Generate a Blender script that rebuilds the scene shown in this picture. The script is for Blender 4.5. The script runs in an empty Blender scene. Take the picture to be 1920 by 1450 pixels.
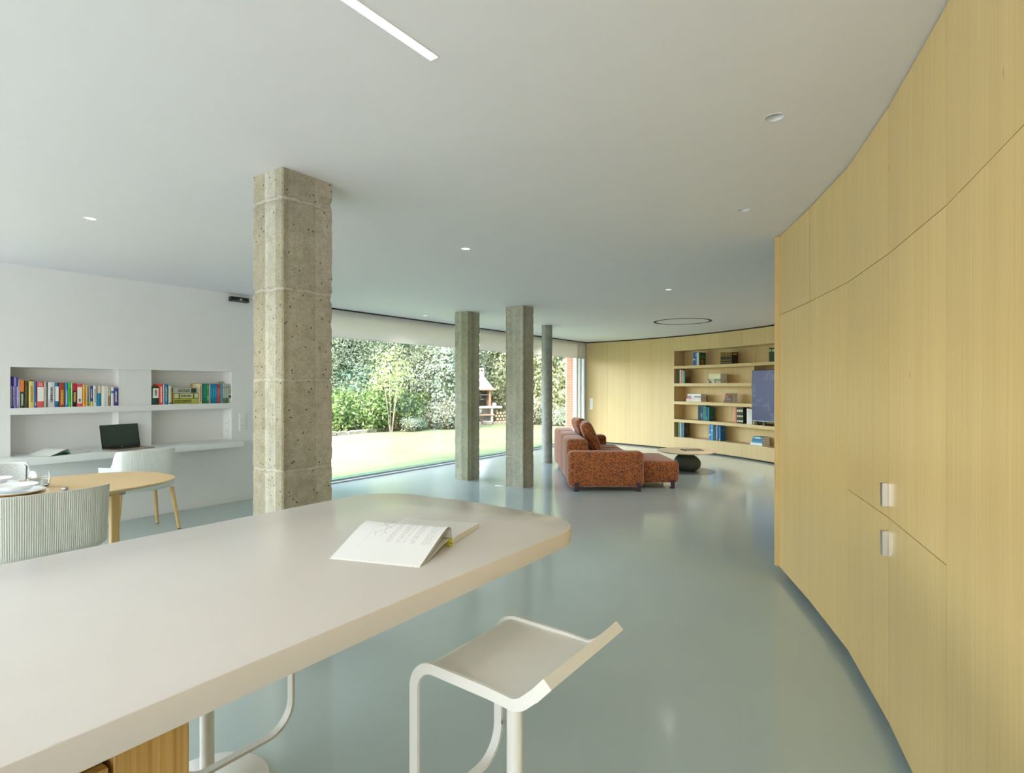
import bpy, bmesh, math, random
import numpy as np
from mathutils import Vector, Matrix, noise as mnoise

random.seed(7)
rng = np.random.default_rng(7)
PI = math.pi
scn = bpy.context.scene
COL = scn.collection

# ------------------------------------------------------------------ camera, sky, sun, exposure
HC, H = 1.445, 2.6
FPX, CX, CY = 1075.0, 960.0, 725.0
YAW = math.atan(750 / FPX)
Fx, Fy = math.cos(YAW), math.sin(YAW)
Rx, Ry = Fy, -Fx
cam = bpy.data.cameras.new('camera')
cam.sensor_width = 36.0
cam.lens = FPX / 1920 * 36.0
cam.clip_start = 0.05
camo = bpy.data.objects.new('camera', cam)
camo.location = (0, 0, HC)
camo.rotation_euler = (PI / 2, 0, YAW - PI / 2)
COL.objects.link(camo)
scn.camera = camo

world = bpy.data.worlds.new('world')
scn.world = world
world.use_nodes = True
wn = world.node_tree.nodes
wl = world.node_tree.links
sky = wn.new('ShaderNodeTexSky')
sky.sky_type = 'NISHITA'
sky.sun_disc = False
sky.sun_elevation = math.radians(56)
sky.sun_rotation = math.radians(-75)
sky.air_density = 1.2
sky.dust_density = 3.0
sky.ozone_density = 1.0
wn['Background'].inputs[1].default_value = 1.75
wl.new(sky.outputs[0], wn['Background'].inputs[0])

sun = bpy.data.lights.new('sun', 'SUN')
sun.energy = 4.6
sun.angle = math.radians(1.0)
sun.color = (1.0, 0.95, 0.86)
suno = bpy.data.objects.new('sun', sun)
SUN_DIR = Vector((0.80, 0.22, -1.25)).normalized()      # from behind-left of the house onto the lawn
suno.rotation_euler = SUN_DIR.to_track_quat('-Z', 'Y').to_euler()
suno.location = (-20, -6, 30)
COL.objects.link(suno)

scn.view_settings.view_transform = 'Standard'
scn.view_settings.look = 'None'
scn.view_settings.gamma = 1.0
scn.view_settings.use_curve_mapping = False
scn.view_settings.exposure = -0.02
cy = scn.cycles
cy.use_denoising = True
cy.max_bounces = 10
cy.diffuse_bounces = 6
cy.glossy_bounces = 4
cy.transmission_bounces = 8
cy.transparent_max_bounces = 12
cy.caustics_reflective = False
cy.caustics_refractive = False
cy.sample_clamp_indirect = 6.0

def daylight(name, loc, rot, sx, sy, power, col=(0.98, 0.99, 1.0)):
    l = bpy.data.lights.new(name, 'AREA'); l.shape = 'RECTANGLE'; l.size = sx; l.size_y = sy; l.energy = power; l.color = col
    o = bpy.data.objects.new(name, l); o.location = loc; o.rotation_euler = rot; COL.objects.link(o)
# daylight through the room's two other windows
daylight('daylight_rear', (-4.95, 1.85, 1.25), (0, -PI / 2, 0), 2.3, 9.6, 140, (0.93, 0.94, 1.0))
daylight('daylight_left', (-1.75, 7.02, 1.25), (-PI / 2, 0, 0), 5.2, 2.3, 38, (0.93, 0.94, 1.0))
LAMP_STRIP = 16.0
LAMP_DOWN = 42.0      # watts of each lit downlight      # radiance of the linear ceiling lights
LAMP_SPOT = 30.0       # radiance of the lit downlights

# ------------------------------------------------------------------ helpers
def at(px, py, z):
    d = FPX * (HC - z) / (py - CY)
    l = d * (px - CX) / FPX
    return d * Fx + l * Rx, d * Fy + l * Ry

def ad(px, d):
    l = d * (px - CX) / FPX
    return Vector((d * Fx + l * Rx, d * Fy + l * Ry))

def dl(d, l):
    return (d * Fx + l * Rx, d * Fy + l * Ry)

class MB:
    def __init__(s):
        s.v, s.f = [], []
        s.uv = None
    def add(s, vs, fs):
        o = len(s.v)
        s.v += [tuple(p) for p in vs]
        s.f += [tuple(i + o for i in q) for q in fs]
        return s
    def box(s, a, b):
        x0, y0, z0 = a; x1, y1, z1 = b
        return s.add([(x0, y0, z0), (x1, y0, z0), (x1, y1, z0), (x0, y1, z0), (x0, y0, z1), (x1, y0, z1), (x1, y1, z1), (x0, y1, z1)],
                     [(0, 3, 2, 1), (4, 5, 6, 7), (0, 1, 5, 4), (1, 2, 6, 5), (2, 3, 7, 6), (3, 0, 4, 7)])
    def bbox(s, a, b, r=0.01, seg=2):
        bm = bmesh.new()
        bmesh.ops.create_cube(bm, size=1)
        for v in bm.verts:
            v.co = Vector([(a[i] + b[i]) / 2 + v.co[i] * (b[i] - a[i]) for i in range(3)])
        bmesh.ops.bevel(bm, geom=bm.edges[:] , offset=r, segments=seg, affect='EDGES', profile=0.5)
        return s.bm(bm)
    def bm(s, bm):
        bm.verts.index_update()
        s.add([v.co[:] for v in bm.verts], [[v.index for v in f.verts] for f in bm.faces])
        bm.free()
        return s
    def prism(s, poly, z0, z1):
        n = len(poly)
        vs = [(p[0], p[1], z0) for p in poly] + [(p[0], p[1], z1) for p in poly]
        fs = [tuple(range(n - 1, -1, -1)), tuple(range(n, 2 * n))] + [(i, (i + 1) % n, n + (i + 1) % n, n + i) for i in range(n)]
        return s.add(vs, fs)
    def quadprism(s, p0, p1, n, t, z0, z1):
        """slab from p0 to p1 (xy), going t along n"""
        q = [p0, p1, p1 + n * t, p0 + n * t]
        a = (q[1] - q[0]).cross(q[2] - q[1])
        if a < 0: q = q[::-1]
        return s.prism(q, z0, z1)
    def lathe(s, prof, seg=32, c=(0, 0, 0), cap=True, sx=1, sy=1):
        n = len(prof); vs = []
        for r, z in prof:
            for k in range(seg):
                t = 2 * PI * k / seg
                vs.append((c[0] + r * sx * math.cos(t), c[1] + r * sy * math.sin(t), c[2] + z))
        fs = [(i * seg + k, i * seg + (k + 1) % seg, (i + 1) * seg + (k + 1) % seg, (i + 1) * seg + k) for i in range(n - 1) for k in range(seg)]
        if cap:
            fs.append(tuple(range(seg - 1, -1, -1)))
            fs.append(tuple((n - 1) * seg + k for k in range(seg)))
        return s.add(vs, fs)
    def tube(s, p, q, r0, r1=None, seg=12):
        p, q = Vector(p), Vector(q); r1 = r0 if r1 is None else r1
        d = (q - p).normalized()
        a = d.orthogonal().normalized(); b = d.cross(a)
        vs = [p + (a * math.cos(2 * PI * k / seg) + b * math.sin(2 * PI * k / seg)) * r0 for k in range(seg)]
        vs += [q + (a * math.cos(2 * PI * k / seg) + b * math.sin(2 * PI * k / seg)) * r1 for k in range(seg)]
        fs = [(k, (k + 1) % seg, seg + (k + 1) % seg, seg + k) for k in range(seg)] + [tuple(range(seg - 1, -1, -1)), tuple(range(seg, 2 * seg))]
        return s.add(vs, fs)
    def sweep(s, path, sect_a, sect_b, side):
        """flat bar: path of 3D points; rectangular section sect_a along 'side' x sect_b along in-plane normal"""
        side = Vector(side).normalized(); n = len(path); vs = []
        for i, p in enumerate(path):
            p = Vector(p)
            t = (Vector(path[min(i + 1, n - 1)]) - Vector(path[max(i - 1, 0)])).normalized()
            nn = side.cross(t).normalized()
            for u, w in ((-1, -1), (1, -1), (1, 1), (-1, 1)):
                vs.append(p + side * (u * sect_a / 2) + nn * (w * sect_b / 2))
        fs = [(i * 4 + k, i * 4 + (k + 1) % 4, i * 4 + 4 + (k + 1) % 4, i * 4 + 4 + k) for i in range(n - 1) for k in range(4)]
        fs += [(3, 2, 1, 0), tuple((n - 1) * 4 + k for k in range(4))]
        return s.add(vs, fs)
    def sheet(s, prof, y0, y1, t=0.001, ny=1):
        """prof: list of (x,z); extruded along y, thickness t downwards"""
        n = len(prof); vs = []
        for y in np.linspace(y0, y1, ny + 1):
            vs += [(x, y, z) for x, z in prof]
        for y in np.linspace(y0, y1, ny + 1):
            vs += [(x, y, z - t) for x, z in prof]
        N = n * (ny + 1); fs = []
        for j in range(ny):
            for i in range(n - 1):
                a = j * n + i
                fs.append((a, a + 1, a + n + 1, a + n)); fs.append((N + a, N + a + n, N + a + n + 1, N + a + 1))
        for j in range(ny):
            for i in (0, n - 1):
                a = j * n + i; fs.append((a, a + n, N + a + n, N + a))
        for i in range(n - 1):
            for j in (0, ny):
                a = j * n + i; fs.append((a, a + 1, N + a + 1, N + a))
        return s.add(vs, fs)
    def mesh(s, name):
        me = bpy.data.meshes.new(name)
        me.from_pydata(s.v, [], s.f)
        me.validate()
        bm = bmesh.new(); bm.from_mesh(me)
        bmesh.ops.recalc_face_normals(bm, faces=bm.faces[:])
        bm.to_mesh(me); bm.free()
        return me

def smooth(me, ang=40):
    me.polygons.foreach_set('use_smooth', [True] * len(me.polygons))
    try:
        me.set_sharp_from_angle(angle=math.radians(ang))
    except Exception:
        pass

def obj(name, mb, m=None, parent=None, sm=None, label=None):
    me = mb.mesh(name) if isinstance(mb, MB) else mb
    if m is not None and not me.materials: me.materials.append(m)
    if sm: smooth(me, sm)
    o = bpy.data.objects.new(name, me); COL.objects.link(o)
    if parent is not None: o.parent = parent
    if label: o['label'] = label
    return o

def tag(o, label, cat, group=None, kind=None):
    o['label'] = label; o['category'] = cat
    if group: o['group'] = group
    if kind: o['kind'] = kind
    return o

def thing(name, label, cat, loc=(0, 0, 0), rz=0.0, group=None, kind=None):
    o = bpy.data.objects.new(name, None); COL.objects.link(o)
    o.empty_display_size = 0.1
    o.location = loc; o.rotation_euler = (0, 0, rz)
    return tag(o, label, cat, group, kind)

def struct(name, mb=None, m=None, parent=None, sm=None):
    if mb is None:
        o = bpy.data.objects.new(name, None); COL.objects.link(o)
    else:
        o = obj(name, mb, m, parent, sm)
    o['kind'] = 'structure'
    return o

# ------------------------------------------------------------------ materials
def srgb(r, g, b):
    f = lambda c: (c / 255) / 12.92 if c / 255 <= 0.04045 else ((c / 255 + 0.055) / 1.055) ** 2.4
    return (f(r), f(g), f(b), 1)

def mat(name, col=(0.8, 0.8, 0.8, 1), rough=0.5, metal=0.0, spec=0.5, **kw):
    m = bpy.data.materials.new(name); m.use_nodes = True
    b = m.node_tree.nodes['Principled BSDF']
    b.inputs['Base Color'].default_value = col
    b.inputs['Roughness'].default_value = rough
    b.inputs['Metallic'].default_value = metal
    b.inputs['Specular IOR Level'].default_value = spec
    for k, v in kw.items():
        b.inputs[k].default_value = v
    return m

class NT:
    def __init__(s, m):
        s.t = m.node_tree; s.n = s.t.nodes; s.b = s.n['Principled BSDF']
    def new(s, typ, **kw):
        x = s.n.new('ShaderNode' + typ)
        for k, v in kw.items():
            if k in x.inputs.keys(): x.inputs[k].default_value = v
            else: setattr(x, k, v)
        return x
    def link(s, a, b): s.t.links.new(a, b); return s
    def coords(s, scale=(1, 1, 1), kind='Object', rot=(0, 0, 0)):
        tc = s.new('TexCoord'); mp = s.new('Mapping')
        mp.inputs['Scale'].default_value = scale
        mp.inputs['Rotation'].default_value = rot
        s.link(tc.outputs[kind], mp.inputs[0]); return mp.outputs[0]
    def noise(s, vec, scale, detail=3, rough=0.5):
        x = s.new('TexNoise'); x.inputs['Scale'].default_value = scale
        x.inputs['Detail'].default_value = detail; x.inputs['Roughness'].default_value = rough
        s.link(vec, x.inputs['Vector']); return x.outputs['Fac']
    def voro(s, vec, scale, feature='F1', out='Distance', rand=1):
        x = s.new('TexVoronoi', feature=feature); x.inputs['Scale'].default_value = scale
        x.inputs['Randomness'].default_value = rand
        s.link(vec, x.inputs['Vector']); return x.outputs[out]
    def ramp(s, fac, stops, interp='LINEAR'):
        r = s.new('ValToRGB'); r.color_ramp.interpolation = interp
        e = r.color_ramp.elements
        while len(e) < len(stops): e.new(0.5)
        for q, (p, c) in zip(e, stops):
            q.position = p; q.color = c if len(c) == 4 else (*c, 1)
        s.link(fac, r.inputs[0]); return r.outputs[0]
    def mix(s, fac, a, b, blend='MIX'):
        x = s.new('Mix', data_type='RGBA', blend_type=blend)
        for sock, val in ((x.inputs[0], fac), (x.inputs[6], a), (x.inputs[7], b)):
            if hasattr(val, 'links'): s.link(val, sock)
            else: sock.default_value = val
        return x.outputs[2]
    def math(s, op, a, b=0.0, clamp=False):
        x = s.new('Math', operation=op, use_clamp=clamp)
        for sock, val in ((x.inputs[0], a), (x.inputs[1], b)):
            if hasattr(val, 'links'): s.link(val, sock)
            else: sock.default_value = val
        return x.outputs[0]
    def color(s, sock): return s.link(sock, s.b.inputs['Base Color'])
    def bump(s, h, strength=0.2, dist=0.01):
        x = s.new('Bump'); x.inputs['Strength'].default_value = strength; x.inputs['Distance'].default_value = dist
        s.link(h, x.inputs['Height']); s.link(x.outputs[0], s.b.inputs['Normal']); return s

def g(v, a=1): return (v, v, v, a)

M = {}
def m_plain(key, col, rough=0.5, bump=None, var=0.04, **kw):
    m = mat(key, col, rough, **kw); n = NT(m)
    v = n.coords()
    f = n.noise(v, 6.0, 4)
    lo = tuple(c * (1 - var) for c in col[:3]); hi = tuple(min(1, c * (1 + var)) for c in col[:3])
    n.color(n.ramp(f, [(0.3, lo), (0.7, hi)]))
    if bump: n.bump(n.noise(v, bump[0], 3), bump[1], bump[2])
    M[key] = m; return m

m_plain('wall_paint', (0.79, 0.79, 0.785, 1), 0.6, (120, 0.05, 0.002), 0.01)
m_plain('ceiling_paint', (0.755, 0.735, 0.745, 1), 0.7, None, 0.008)
m_plain('white_lacquer', (0.82, 0.84, 0.83, 1), 0.35, None, 0.01)
m_plain('white_plastic', (0.80, 0.81, 0.80, 1), 0.4, None, 0.01)
m_plain('stone_top', (0.77, 0.715, 0.665, 1), 0.22, None, 0.012)
m_plain('stool_white', (0.82, 0.80, 0.755, 1), 0.35, None, 0.01)
m_plain('shell_white', (0.74, 0.76, 0.74, 1), 0.45, None, 0.01)
m_plain('shell_beige', (0.60, 0.60, 0.55, 1), 0.5, None, 0.01)
m_plain('dark_plastic', (0.012, 0.014, 0.012, 1), 0.35, None, 0.1)
m_plain('dark_gap', (0.03, 0.028, 0.022, 1), 0.8, None, 0.1)
m_plain('grey_frame', (0.36, 0.40, 0.41, 1), 0.4, None, 0.03)
m_plain('white_frame', (0.78, 0.80, 0.80, 1), 0.4, None, 0.02)
m_plain('plum_metal', (0.06, 0.022, 0.045, 1), 0.5, None, 0.06)
m_plain('steel', (0.62, 0.62, 0.62, 1), 0.28, None, 0.02, metal=1.0)
m_plain('ceramic', (0.84, 0.86, 0.87, 1), 0.15, None, 0.01)
m_plain('paper', (0.80, 0.785, 0.745, 1), 0.8, None, 0.02)
m_plain('paper_edge', (0.72, 0.62, 0.42, 1), 0.8, None, 0.05)
m_plain('pebble_grey', (0.075, 0.08, 0.062, 1), 0.55, (40, 0.1, 0.003), 0.12)
m_plain('dark_disc', (0.17, 0.20, 0.19, 1), 0.22, None, 0.03)
m_plain('blind_fabric', (0.84, 0.83, 0.80, 1), 0.8, (400, 0.1, 0.001), 0.02)
n = NT(M['blind_fabric']); tl = n.new('BsdfTranslucent'); tl.inputs[0].default_value = (0.86, 0.80, 0.76, 1); mx = n.new('MixShader'); mx.inputs[0].default_value = 0.45
n.link(n.b.outputs[0], mx.inputs[1]); n.link(tl.outputs[0], mx.inputs[2]); n.link(mx.outputs[0], n.n['Material Output'].inputs[0])
m_plain('earth', (0.30, 0.22, 0.15, 1), 0.9, (14, 0.6, 0.05), 0.3)
m_plain('border_stone', (0.34, 0.27, 0.20, 1), 0.9, (30, 0.4, 0.02), 0.25)
m_plain('bounce_paving', (0.66, 0.64, 0.60, 1), 0.8, (20, 0.2, 0.01), 0.05)
m_plain('mortar', (0.70, 0.66, 0.62, 1), 0.9, None, 0.05)
m_plain('house_brick', (0.36, 0.155, 0.095, 1), 0.9, (60, 0.3, 0.005), 0.2)
m_plain('house_mortar', (0.42, 0.39, 0.36, 1), 0.9, None, 0.05)
m_plain('firebrick', (0.50, 0.27, 0.17, 1), 0.9, (60, 0.3, 0.005), 0.2)
m_plain('cast_concrete', (0.74, 0.72, 0.68, 1), 0.8, (60, 0.2, 0.005), 0.05)
m_plain('soot', (0.03, 0.03, 0.032, 1), 0.9, None, 0.3)
m_plain('log_bark', (0.26, 0.19, 0.13, 1), 0.9, (40, 0.5, 0.01), 0.3)
m_plain('log_end', (0.60, 0.44, 0.26, 1), 0.9, None, 0.15)
m_plain('tree_bark', (0.36, 0.30, 0.22, 1), 0.9, (30, 0.5, 0.02), 0.25)
m_plain('bag_white', (0.75, 0.76, 0.78, 1), 0.5, (20, 0.4, 0.02), 0.1)
m_plain('blue_plastic', (0.07, 0.20, 0.34, 1), 0.4, None, 0.08)
m_plain('laptop_alu', (0.45, 0.38, 0.32, 1), 0.35, None, 0.03, metal=0.7)
m_plain('page_white', (0.79, 0.78, 0.765, 1), 0.75, None, 0.015)

def solid(key, r, gg, b, rough=0.5):
    k = 'c_%d_%d_%d' % (r, gg, b)
    if k not in M: m_plain(k, srgb(r, gg, b), rough, None, 0.07)
    return M[k]

# oak veneer, grain along z
def oak(key, base, dark, light, rough=0.36, gscale=1.0, tint=0.05):
    m = mat(key, base, rough); n = NT(m)
    v = n.coords((150 * gscale, 150 * gscale, 1.8 * gscale))
    f = n.noise(v, 1.0, 5, 0.52)
    v2 = n.coords((9 * gscale, 9 * gscale, 0.22 * gscale))
    f2 = n.noise(v2, 1.0, 3, 0.5)
    v3 = n.coords((3 * gscale, 3 * gscale, 0.35 * gscale)); f3 = n.noise(v3, 1.0, 2)
    c = n.ramp(f, [(0.30, dark), (0.52, base), (0.75, light)])
    c2 = n.ramp(f2, [(0.30, (0.95, 0.935, 0.91)), (0.7, (1.02, 1.02, 1.03))])
    c = n.mix(1.0, c, c2, 'MULTIPLY')
    # small knots
    vk = n.coords((7 * gscale, 7 * gscale, 2.2 * gscale))
    k = n.voro(vk, 1.0)
    kn = n.ramp(k, [(0.02, (0.45, 0.38, 0.30)), (0.045, (1, 1, 1))])
    c = n.mix(0.7, c, kn, 'MULTIPLY')
    oi = n.new('ObjectInfo')
    t = n.ramp(oi.outputs['Random'], [(0, (1 - tint, 1 - tint, 1 - tint * 1.4)), (1, (1 + tint * 0.3, 1 + tint * 0.3, 1))])
    c = n.mix(1.0, c, t, 'MULTIPLY')
    n.color(c)
    n.bump(f, 0.04, 0.002)
    M[key] = m; return m
oak('oak', (0.69, 0.495, 0.215, 1), (0.64, 0.45, 0.185), (0.73, 0.54, 0.25))
oak('oak_far', (0.65, 0.485, 0.245, 1), (0.62, 0.455, 0.22), (0.68, 0.515, 0.27))
oak('oak_shade_tone', (0.50, 0.30, 0.09, 1), (0.40, 0.22, 0.055), (0.58, 0.38, 0.14))  # same oak, with the shade under the worktop put into its colour
oak('oak_leg', (0.66, 0.46, 0.20, 1), (0.58, 0.38, 0.15), (0.72, 0.53, 0.27))

def oak_top(key, base, dark, light, rough=0.38):
    m = mat(key, base, rough); n = NT(m)
    v = n.coords((2.0, 60, 60)); f = n.noise(v, 1.0, 5, 0.6)
    n.color(n.ramp(f, [(0.3, dark), (0.52, base), (0.75, light)]))
    M[key] = m
oak_top('oak_table', (0.68, 0.48, 0.235, 1), (0.62, 0.42, 0.19), (0.74, 0.55, 0.30))
oak_top('oak_coffee', (0.86, 0.68, 0.46, 1), (0.82, 0.64, 0.42), (0.90, 0.73, 0.51), 0.8)
M['oak_coffee'].node_tree.nodes['Principled BSDF'].inputs['Specular IOR Level'].default_value = 0.05

# poured resin floor
m = mat('floor_resin', (0.33, 0.40, 0.385, 1), 0.12, spec=0.8); n = NT(m)
v = n.coords()
f = n.noise(v, 1.2, 3)
n.color(n.ramp(f, [(0.3, (0.425, 0.505, 0.49)), (0.7, (0.45, 0.53, 0.515))]))
n.bump(n.noise(v, 55, 2, 0.4), 0.06, 0.004)
M['floor_resin'] = m

# board-marked concrete: vertical board streaks, pits, stains
def concrete(key, base, stain, seed, pit=1.0, pitch=None, z0=0.0):
    m = mat(key, (*base, 1), 0.85, spec=0.25); n = NT(m)
    tc = n.new('TexCoord'); mp = n.new('Mapping')
    mp.inputs['Location'].default_value = (seed, seed * 1.7, seed * 0.6)
    n.link(tc.outputs['Object'], mp.inputs[0]); v = mp.outputs[0]
    big = n.noise(v, 3.5, 4, 0.6)
    c = n.ramp(big, [(0.30, tuple(x * 0.84 for x in base)), (0.72, tuple(min(1, x * 1.10) for x in base))])
    # vertical boards ~8 cm wide, different tone each
    mp2 = n.new('Mapping'); mp2.inputs['Scale'].default_value = (15, 15, 0.02)
    n.link(v, mp2.inputs[0])
    bd = n.voro(mp2.outputs[0], 1.0, out='Color')
    sep = n.new('SeparateColor'); n.link(bd, sep.inputs[0])
    bt = n.ramp(sep.outputs[0], [(0.0, tuple(x * 0.86 for x in stain)), (0.35, (0.93, 0.93, 0.89)), (0.55, (1.03, 1.03, 1.03)), (1.0, (1.18, 1.18, 1.18))])
    c = n.mix(0.9, c, bt, 'MULTIPLY')
    mid = n.noise(v, 16, 5, 0.65)
    c = n.mix(0.5, c, n.ramp(mid, [(0.34, (0.72, 0.69, 0.58)), (0.5, (1, 1, 1)), (0.64, (1.16, 1.16, 1.18))]), 'MULTIPLY')
    # grain
    fine = n.noise(v, 120, 4, 0.7)
    c = n.mix(0.8, c, n.ramp(fine, [(0.3, (0.72, 0.70, 0.64)), (0.7, (1.12, 1.12, 1.12))]), 'MULTIPLY')
    # air holes, clustered
    pv = n.voro(v, 26); clus = n.noise(v, 7, 2)
    pm = n.math('MULTIPLY', n.math('LESS_THAN', pv, 0.14 * pit), n.math('GREATER_THAN', clus, 0.45))
    pv2 = n.voro(v, 70)
    pm2 = n.math('MULTIPLY', n.math('LESS_THAN', pv2, 0.15 * pit), n.math('GREATER_THAN', clus, 0.42))
    pits = n.math('MAXIMUM', pm, pm2)
    c = n.mix(n.math('MULTIPLY', pits, 0.85), c, (0.07, 0.062, 0.045, 1))
    if pitch:      # cement bleed along the pour joints
        tz = n.new('TexCoord'); sz = n.new('SeparateXYZ'); n.link(tz.outputs['Object'], sz.inputs[0])
        wob = n.math('MULTIPLY', n.math('SUBTRACT', n.noise(v, 22, 4, 0.7), 0.5), 0.045)
        ph = n.math('FRACT', n.math('DIVIDE', n.math('ADD', n.math('SUBTRACT', sz.outputs[2], z0 - pitch / 2), wob), pitch))
        dj = n.math('MULTIPLY', n.math('ABSOLUTE', n.math('SUBTRACT', ph, 0.5)), pitch)
        c = n.mix(n.ramp(dj, [(0.0, (0.42, 0.42, 0.42)), (0.005, (0.3, 0.3, 0.3)), (0.008, (0, 0, 0))]), c, tuple(x * 1.3 for x in base) + (1,))
        c = n.mix(n.ramp(dj, [(0.006, (0, 0, 0)), (0.009, (0.4, 0.4, 0.4)), (0.016, (0, 0, 0))]), c, tuple(x * 0.5 for x in base) + (1,))
    n.color(c)
    h = n.math('SUBTRACT', n.math('MULTIPLY', fine, 0.35), pits)
    n.bump(h, 0.5, 0.004)
    M[key] = m
concrete('concrete_a', (0.43, 0.405, 0.345), (0.80, 0.77, 0.62), 3.1, 1.0, 0.483, 0.031)
concrete('concrete_b', (0.40, 0.40, 0.31), (0.88, 0.88, 0.74), 8.4, 0.7)
concrete('concrete_c', (0.42, 0.41, 0.34), (0.90, 0.88, 0.80), 5.2, 0.6, 0.5135, 0.436)
concrete('concrete_d', (0.36, 0.38, 0.36), (0.95, 0.95, 0.95), 1.9, 0.5)

# sofa boucle
m = mat('boucle_rust', (0.4, 0.15, 0.05, 1), 0.95, spec=0.2); n = NT(m)
v = n.coords()
cc = n.voro(v, 105, out='Color'); sep = n.new('SeparateColor'); n.link(cc, sep.inputs[0])
c = n.ramp(sep.outputs[0], [(0.0, (0.07, 0.03, 0.035)), (0.16, (0.12, 0.045, 0.035)), (0.2, (0.24, 0.075, 0.03)), (0.5, (0.38, 0.12, 0.035)), (0.8, (0.46, 0.155, 0.045)), (1.0, (0.50, 0.20, 0.07))], 'CONSTANT')
n.color(c)
n.bump(n.voro(v, 105), 0.5, 0.004)
n.b.inputs['Sheen Weight'].default_value = 0.9
n.b.inputs['Sheen Roughness'].default_value = 0.4
n.b.inputs['Sheen Tint'].default_value = (1.0, 0.72, 0.66, 1)
M['boucle_rust'] = m

# grey upholstery
m = mat('fabric_grey', (0.5, 0.5, 0.5, 1), 0.95, spec=0.1); n = NT(m)
v = n.coords()
n.color(n.ramp(n.voro(v, 160), [(0.1, (0.40, 0.41, 0.41)), (0.6, (0.62, 0.63, 0.62))]))
M['fabric_grey'] = m

# clear window glass: thin pane, passes light straight, mirrors a little
def pane_mat(key, tint, refl):
    m = bpy.data.materials.new(key); m.use_nodes = True
    t = m.node_tree; ns = t.nodes
    for x in list(ns): ns.remove(x)
    out = ns.new('ShaderNodeOutputMaterial'); mx = ns.new('ShaderNodeMixShader')
    tr = ns.new('ShaderNodeBsdfTransparent'); tr.inputs[0].default_value = tint
    gl = ns.new('ShaderNodeBsdfGlossy'); gl.inputs['Roughness'].default_value = 0.0
    fr = ns.new('ShaderNodeFresnel'); fr.inputs[0].default_value = 1.45
    mu = ns.new('ShaderNodeMath'); mu.operation = 'MULTIPLY'; mu.inputs[1].default_value = refl
    t.links.new(fr.outputs[0], mu.inputs[0]); t.links.new(mu.outputs[0], mx.inputs[0])
    t.links.new(tr.outputs[0], mx.inputs[1]); t.links.new(gl.outputs[0], mx.inputs[2])
    t.links.new(mx.outputs[0], out.inputs[0])
    M[key] = m
pane_mat('window_glass', (0.95, 0.97, 0.96, 1), 0.22)
m = mat('drink_glass', (1, 1, 1, 1), 0.0); m.node_tree.nodes['Principled BSDF'].inputs['Transmission Weight'].default_value = 1.0
m.node_tree.nodes['Principled BSDF'].inputs['IOR'].default_value = 1.45
M['drink_glass'] = m

def emit(key, col, s):
    m = bpy.data.materials.new(key); m.use_nodes = True
    ns = m.node_tree.nodes; ns.remove(ns['Principled BSDF'])
    e = ns.new('ShaderNodeEmission'); e.inputs[0].default_value = col; e.inputs[1].default_value = s
    m.node_tree.links.new(e.outputs[0], ns['Material Output'].inputs[0]); M[key] = m
emit('led_strip', (1, 0.965, 0.91, 1), LAMP_STRIP)
emit('led_spot', (1, 0.965, 0.91, 1), LAMP_SPOT)

# television picture: blue night scene with pale marks, backlit
m = mat('tv_picture', (0.01, 0.01, 0.02, 1), 0.25); n = NT(m)
v = n.coords(kind='UV')
big = n.noise(v, 2.2, 3)
c = n.ramp(big, [(0.25, (0.035, 0.055, 0.20)), (0.5, (0.055, 0.085, 0.30)), (0.75, (0.05, 0.10, 0.24))])
vv = n.coords((1.7, 1, 1), kind='UV')
w = n.noise(vv, 7, 8, 0.75); w2 = n.noise(vv, 2.6, 2)
mk = n.math('MULTIPLY', n.math('GREATER_THAN', n.math('SUBTRACT', 1.0, n.math('ABSOLUTE', n.math('MULTIPLY', n.math('SUBTRACT', w, 0.5), 34.0))), 0.45), n.math('GREATER_THAN', w2, 0.53))
c = n.mix(n.math('MULTIPLY', mk, 0.35), c, (0.5, 0.55, 0.75, 1))
n.link(c, n.b.inputs['Emission Color']); n.b.inputs['Emission Strength'].default_value = 0.45
M['tv_picture'] = m

# printed page (UV: u from outer edge to spine, v along the spine)
m = mat('printed_page', (0.79, 0.78, 0.765, 1), 0.75); n = NT(m)
tc = n.new('TexCoord'); sx = n.new('SeparateXYZ'); n.link(tc.outputs['UV'], sx.inputs[0])
u, w = sx.outputs[0], sx.outputs[1]
lines = n.math('GREATER_THAN', n.math('SINE', n.math('MULTIPLY', w, 2 * PI * 62)), 0.1)
mp = n.new('Mapping'); mp.inputs['Scale'].default_value = (46, 62, 1); n.link(tc.outputs['UV'], mp.inputs[0])
dash = n.math('GREATER_THAN', n.noise(mp.outputs[0], 1.0, 2), 0.46)
def band(x, a, b): return n.math('MULTIPLY', n.math('GREATER_THAN', x, a), n.math('LESS_THAN', x, b))
blk = band(w, 0.06, 0.15)
for a, b in ((0.22, 0.29), (0.33, 0.36), (0.385, 0.45), (0.49, 0.56)): blk = n.math('MAXIMUM', blk, band(w, a, b))
txt = n.math('MULTIPLY', n.math('MULTIPLY', lines, dash), n.math('MULTIPLY', blk, band(u, 0.34, 0.88)))
rule = n.math('MAXIMUM', n.math('MULTIPLY', band(w, 0.035, 0.039), band(u, 0.3, 0.9)), n.math('MULTIPLY', band(w, 0.80, 0.804), band(u, 0.2, 0.95)))
mp = n.new('Mapping'); mp.inputs['Scale'].default_value = (9, 13, 1); n.link(tc.outputs['UV'], mp.inputs[0])
e = n.voro(mp.outputs[0], 1.0, 'DISTANCE_TO_EDGE')
dia = n.math('MULTIPLY', n.math('LESS_THAN', e, 0.035), n.math('MULTIPLY', band(w, 0.60, 0.76), band(u, 0.42, 0.86)))
ink = n.math('MAXIMUM', n.math('MAXIMUM', n.math('MULTIPLY', txt, 0.5), n.math('MULTIPLY', dia, 0.5)), n.math('MULTIPLY', rule, 0.4))
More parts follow.
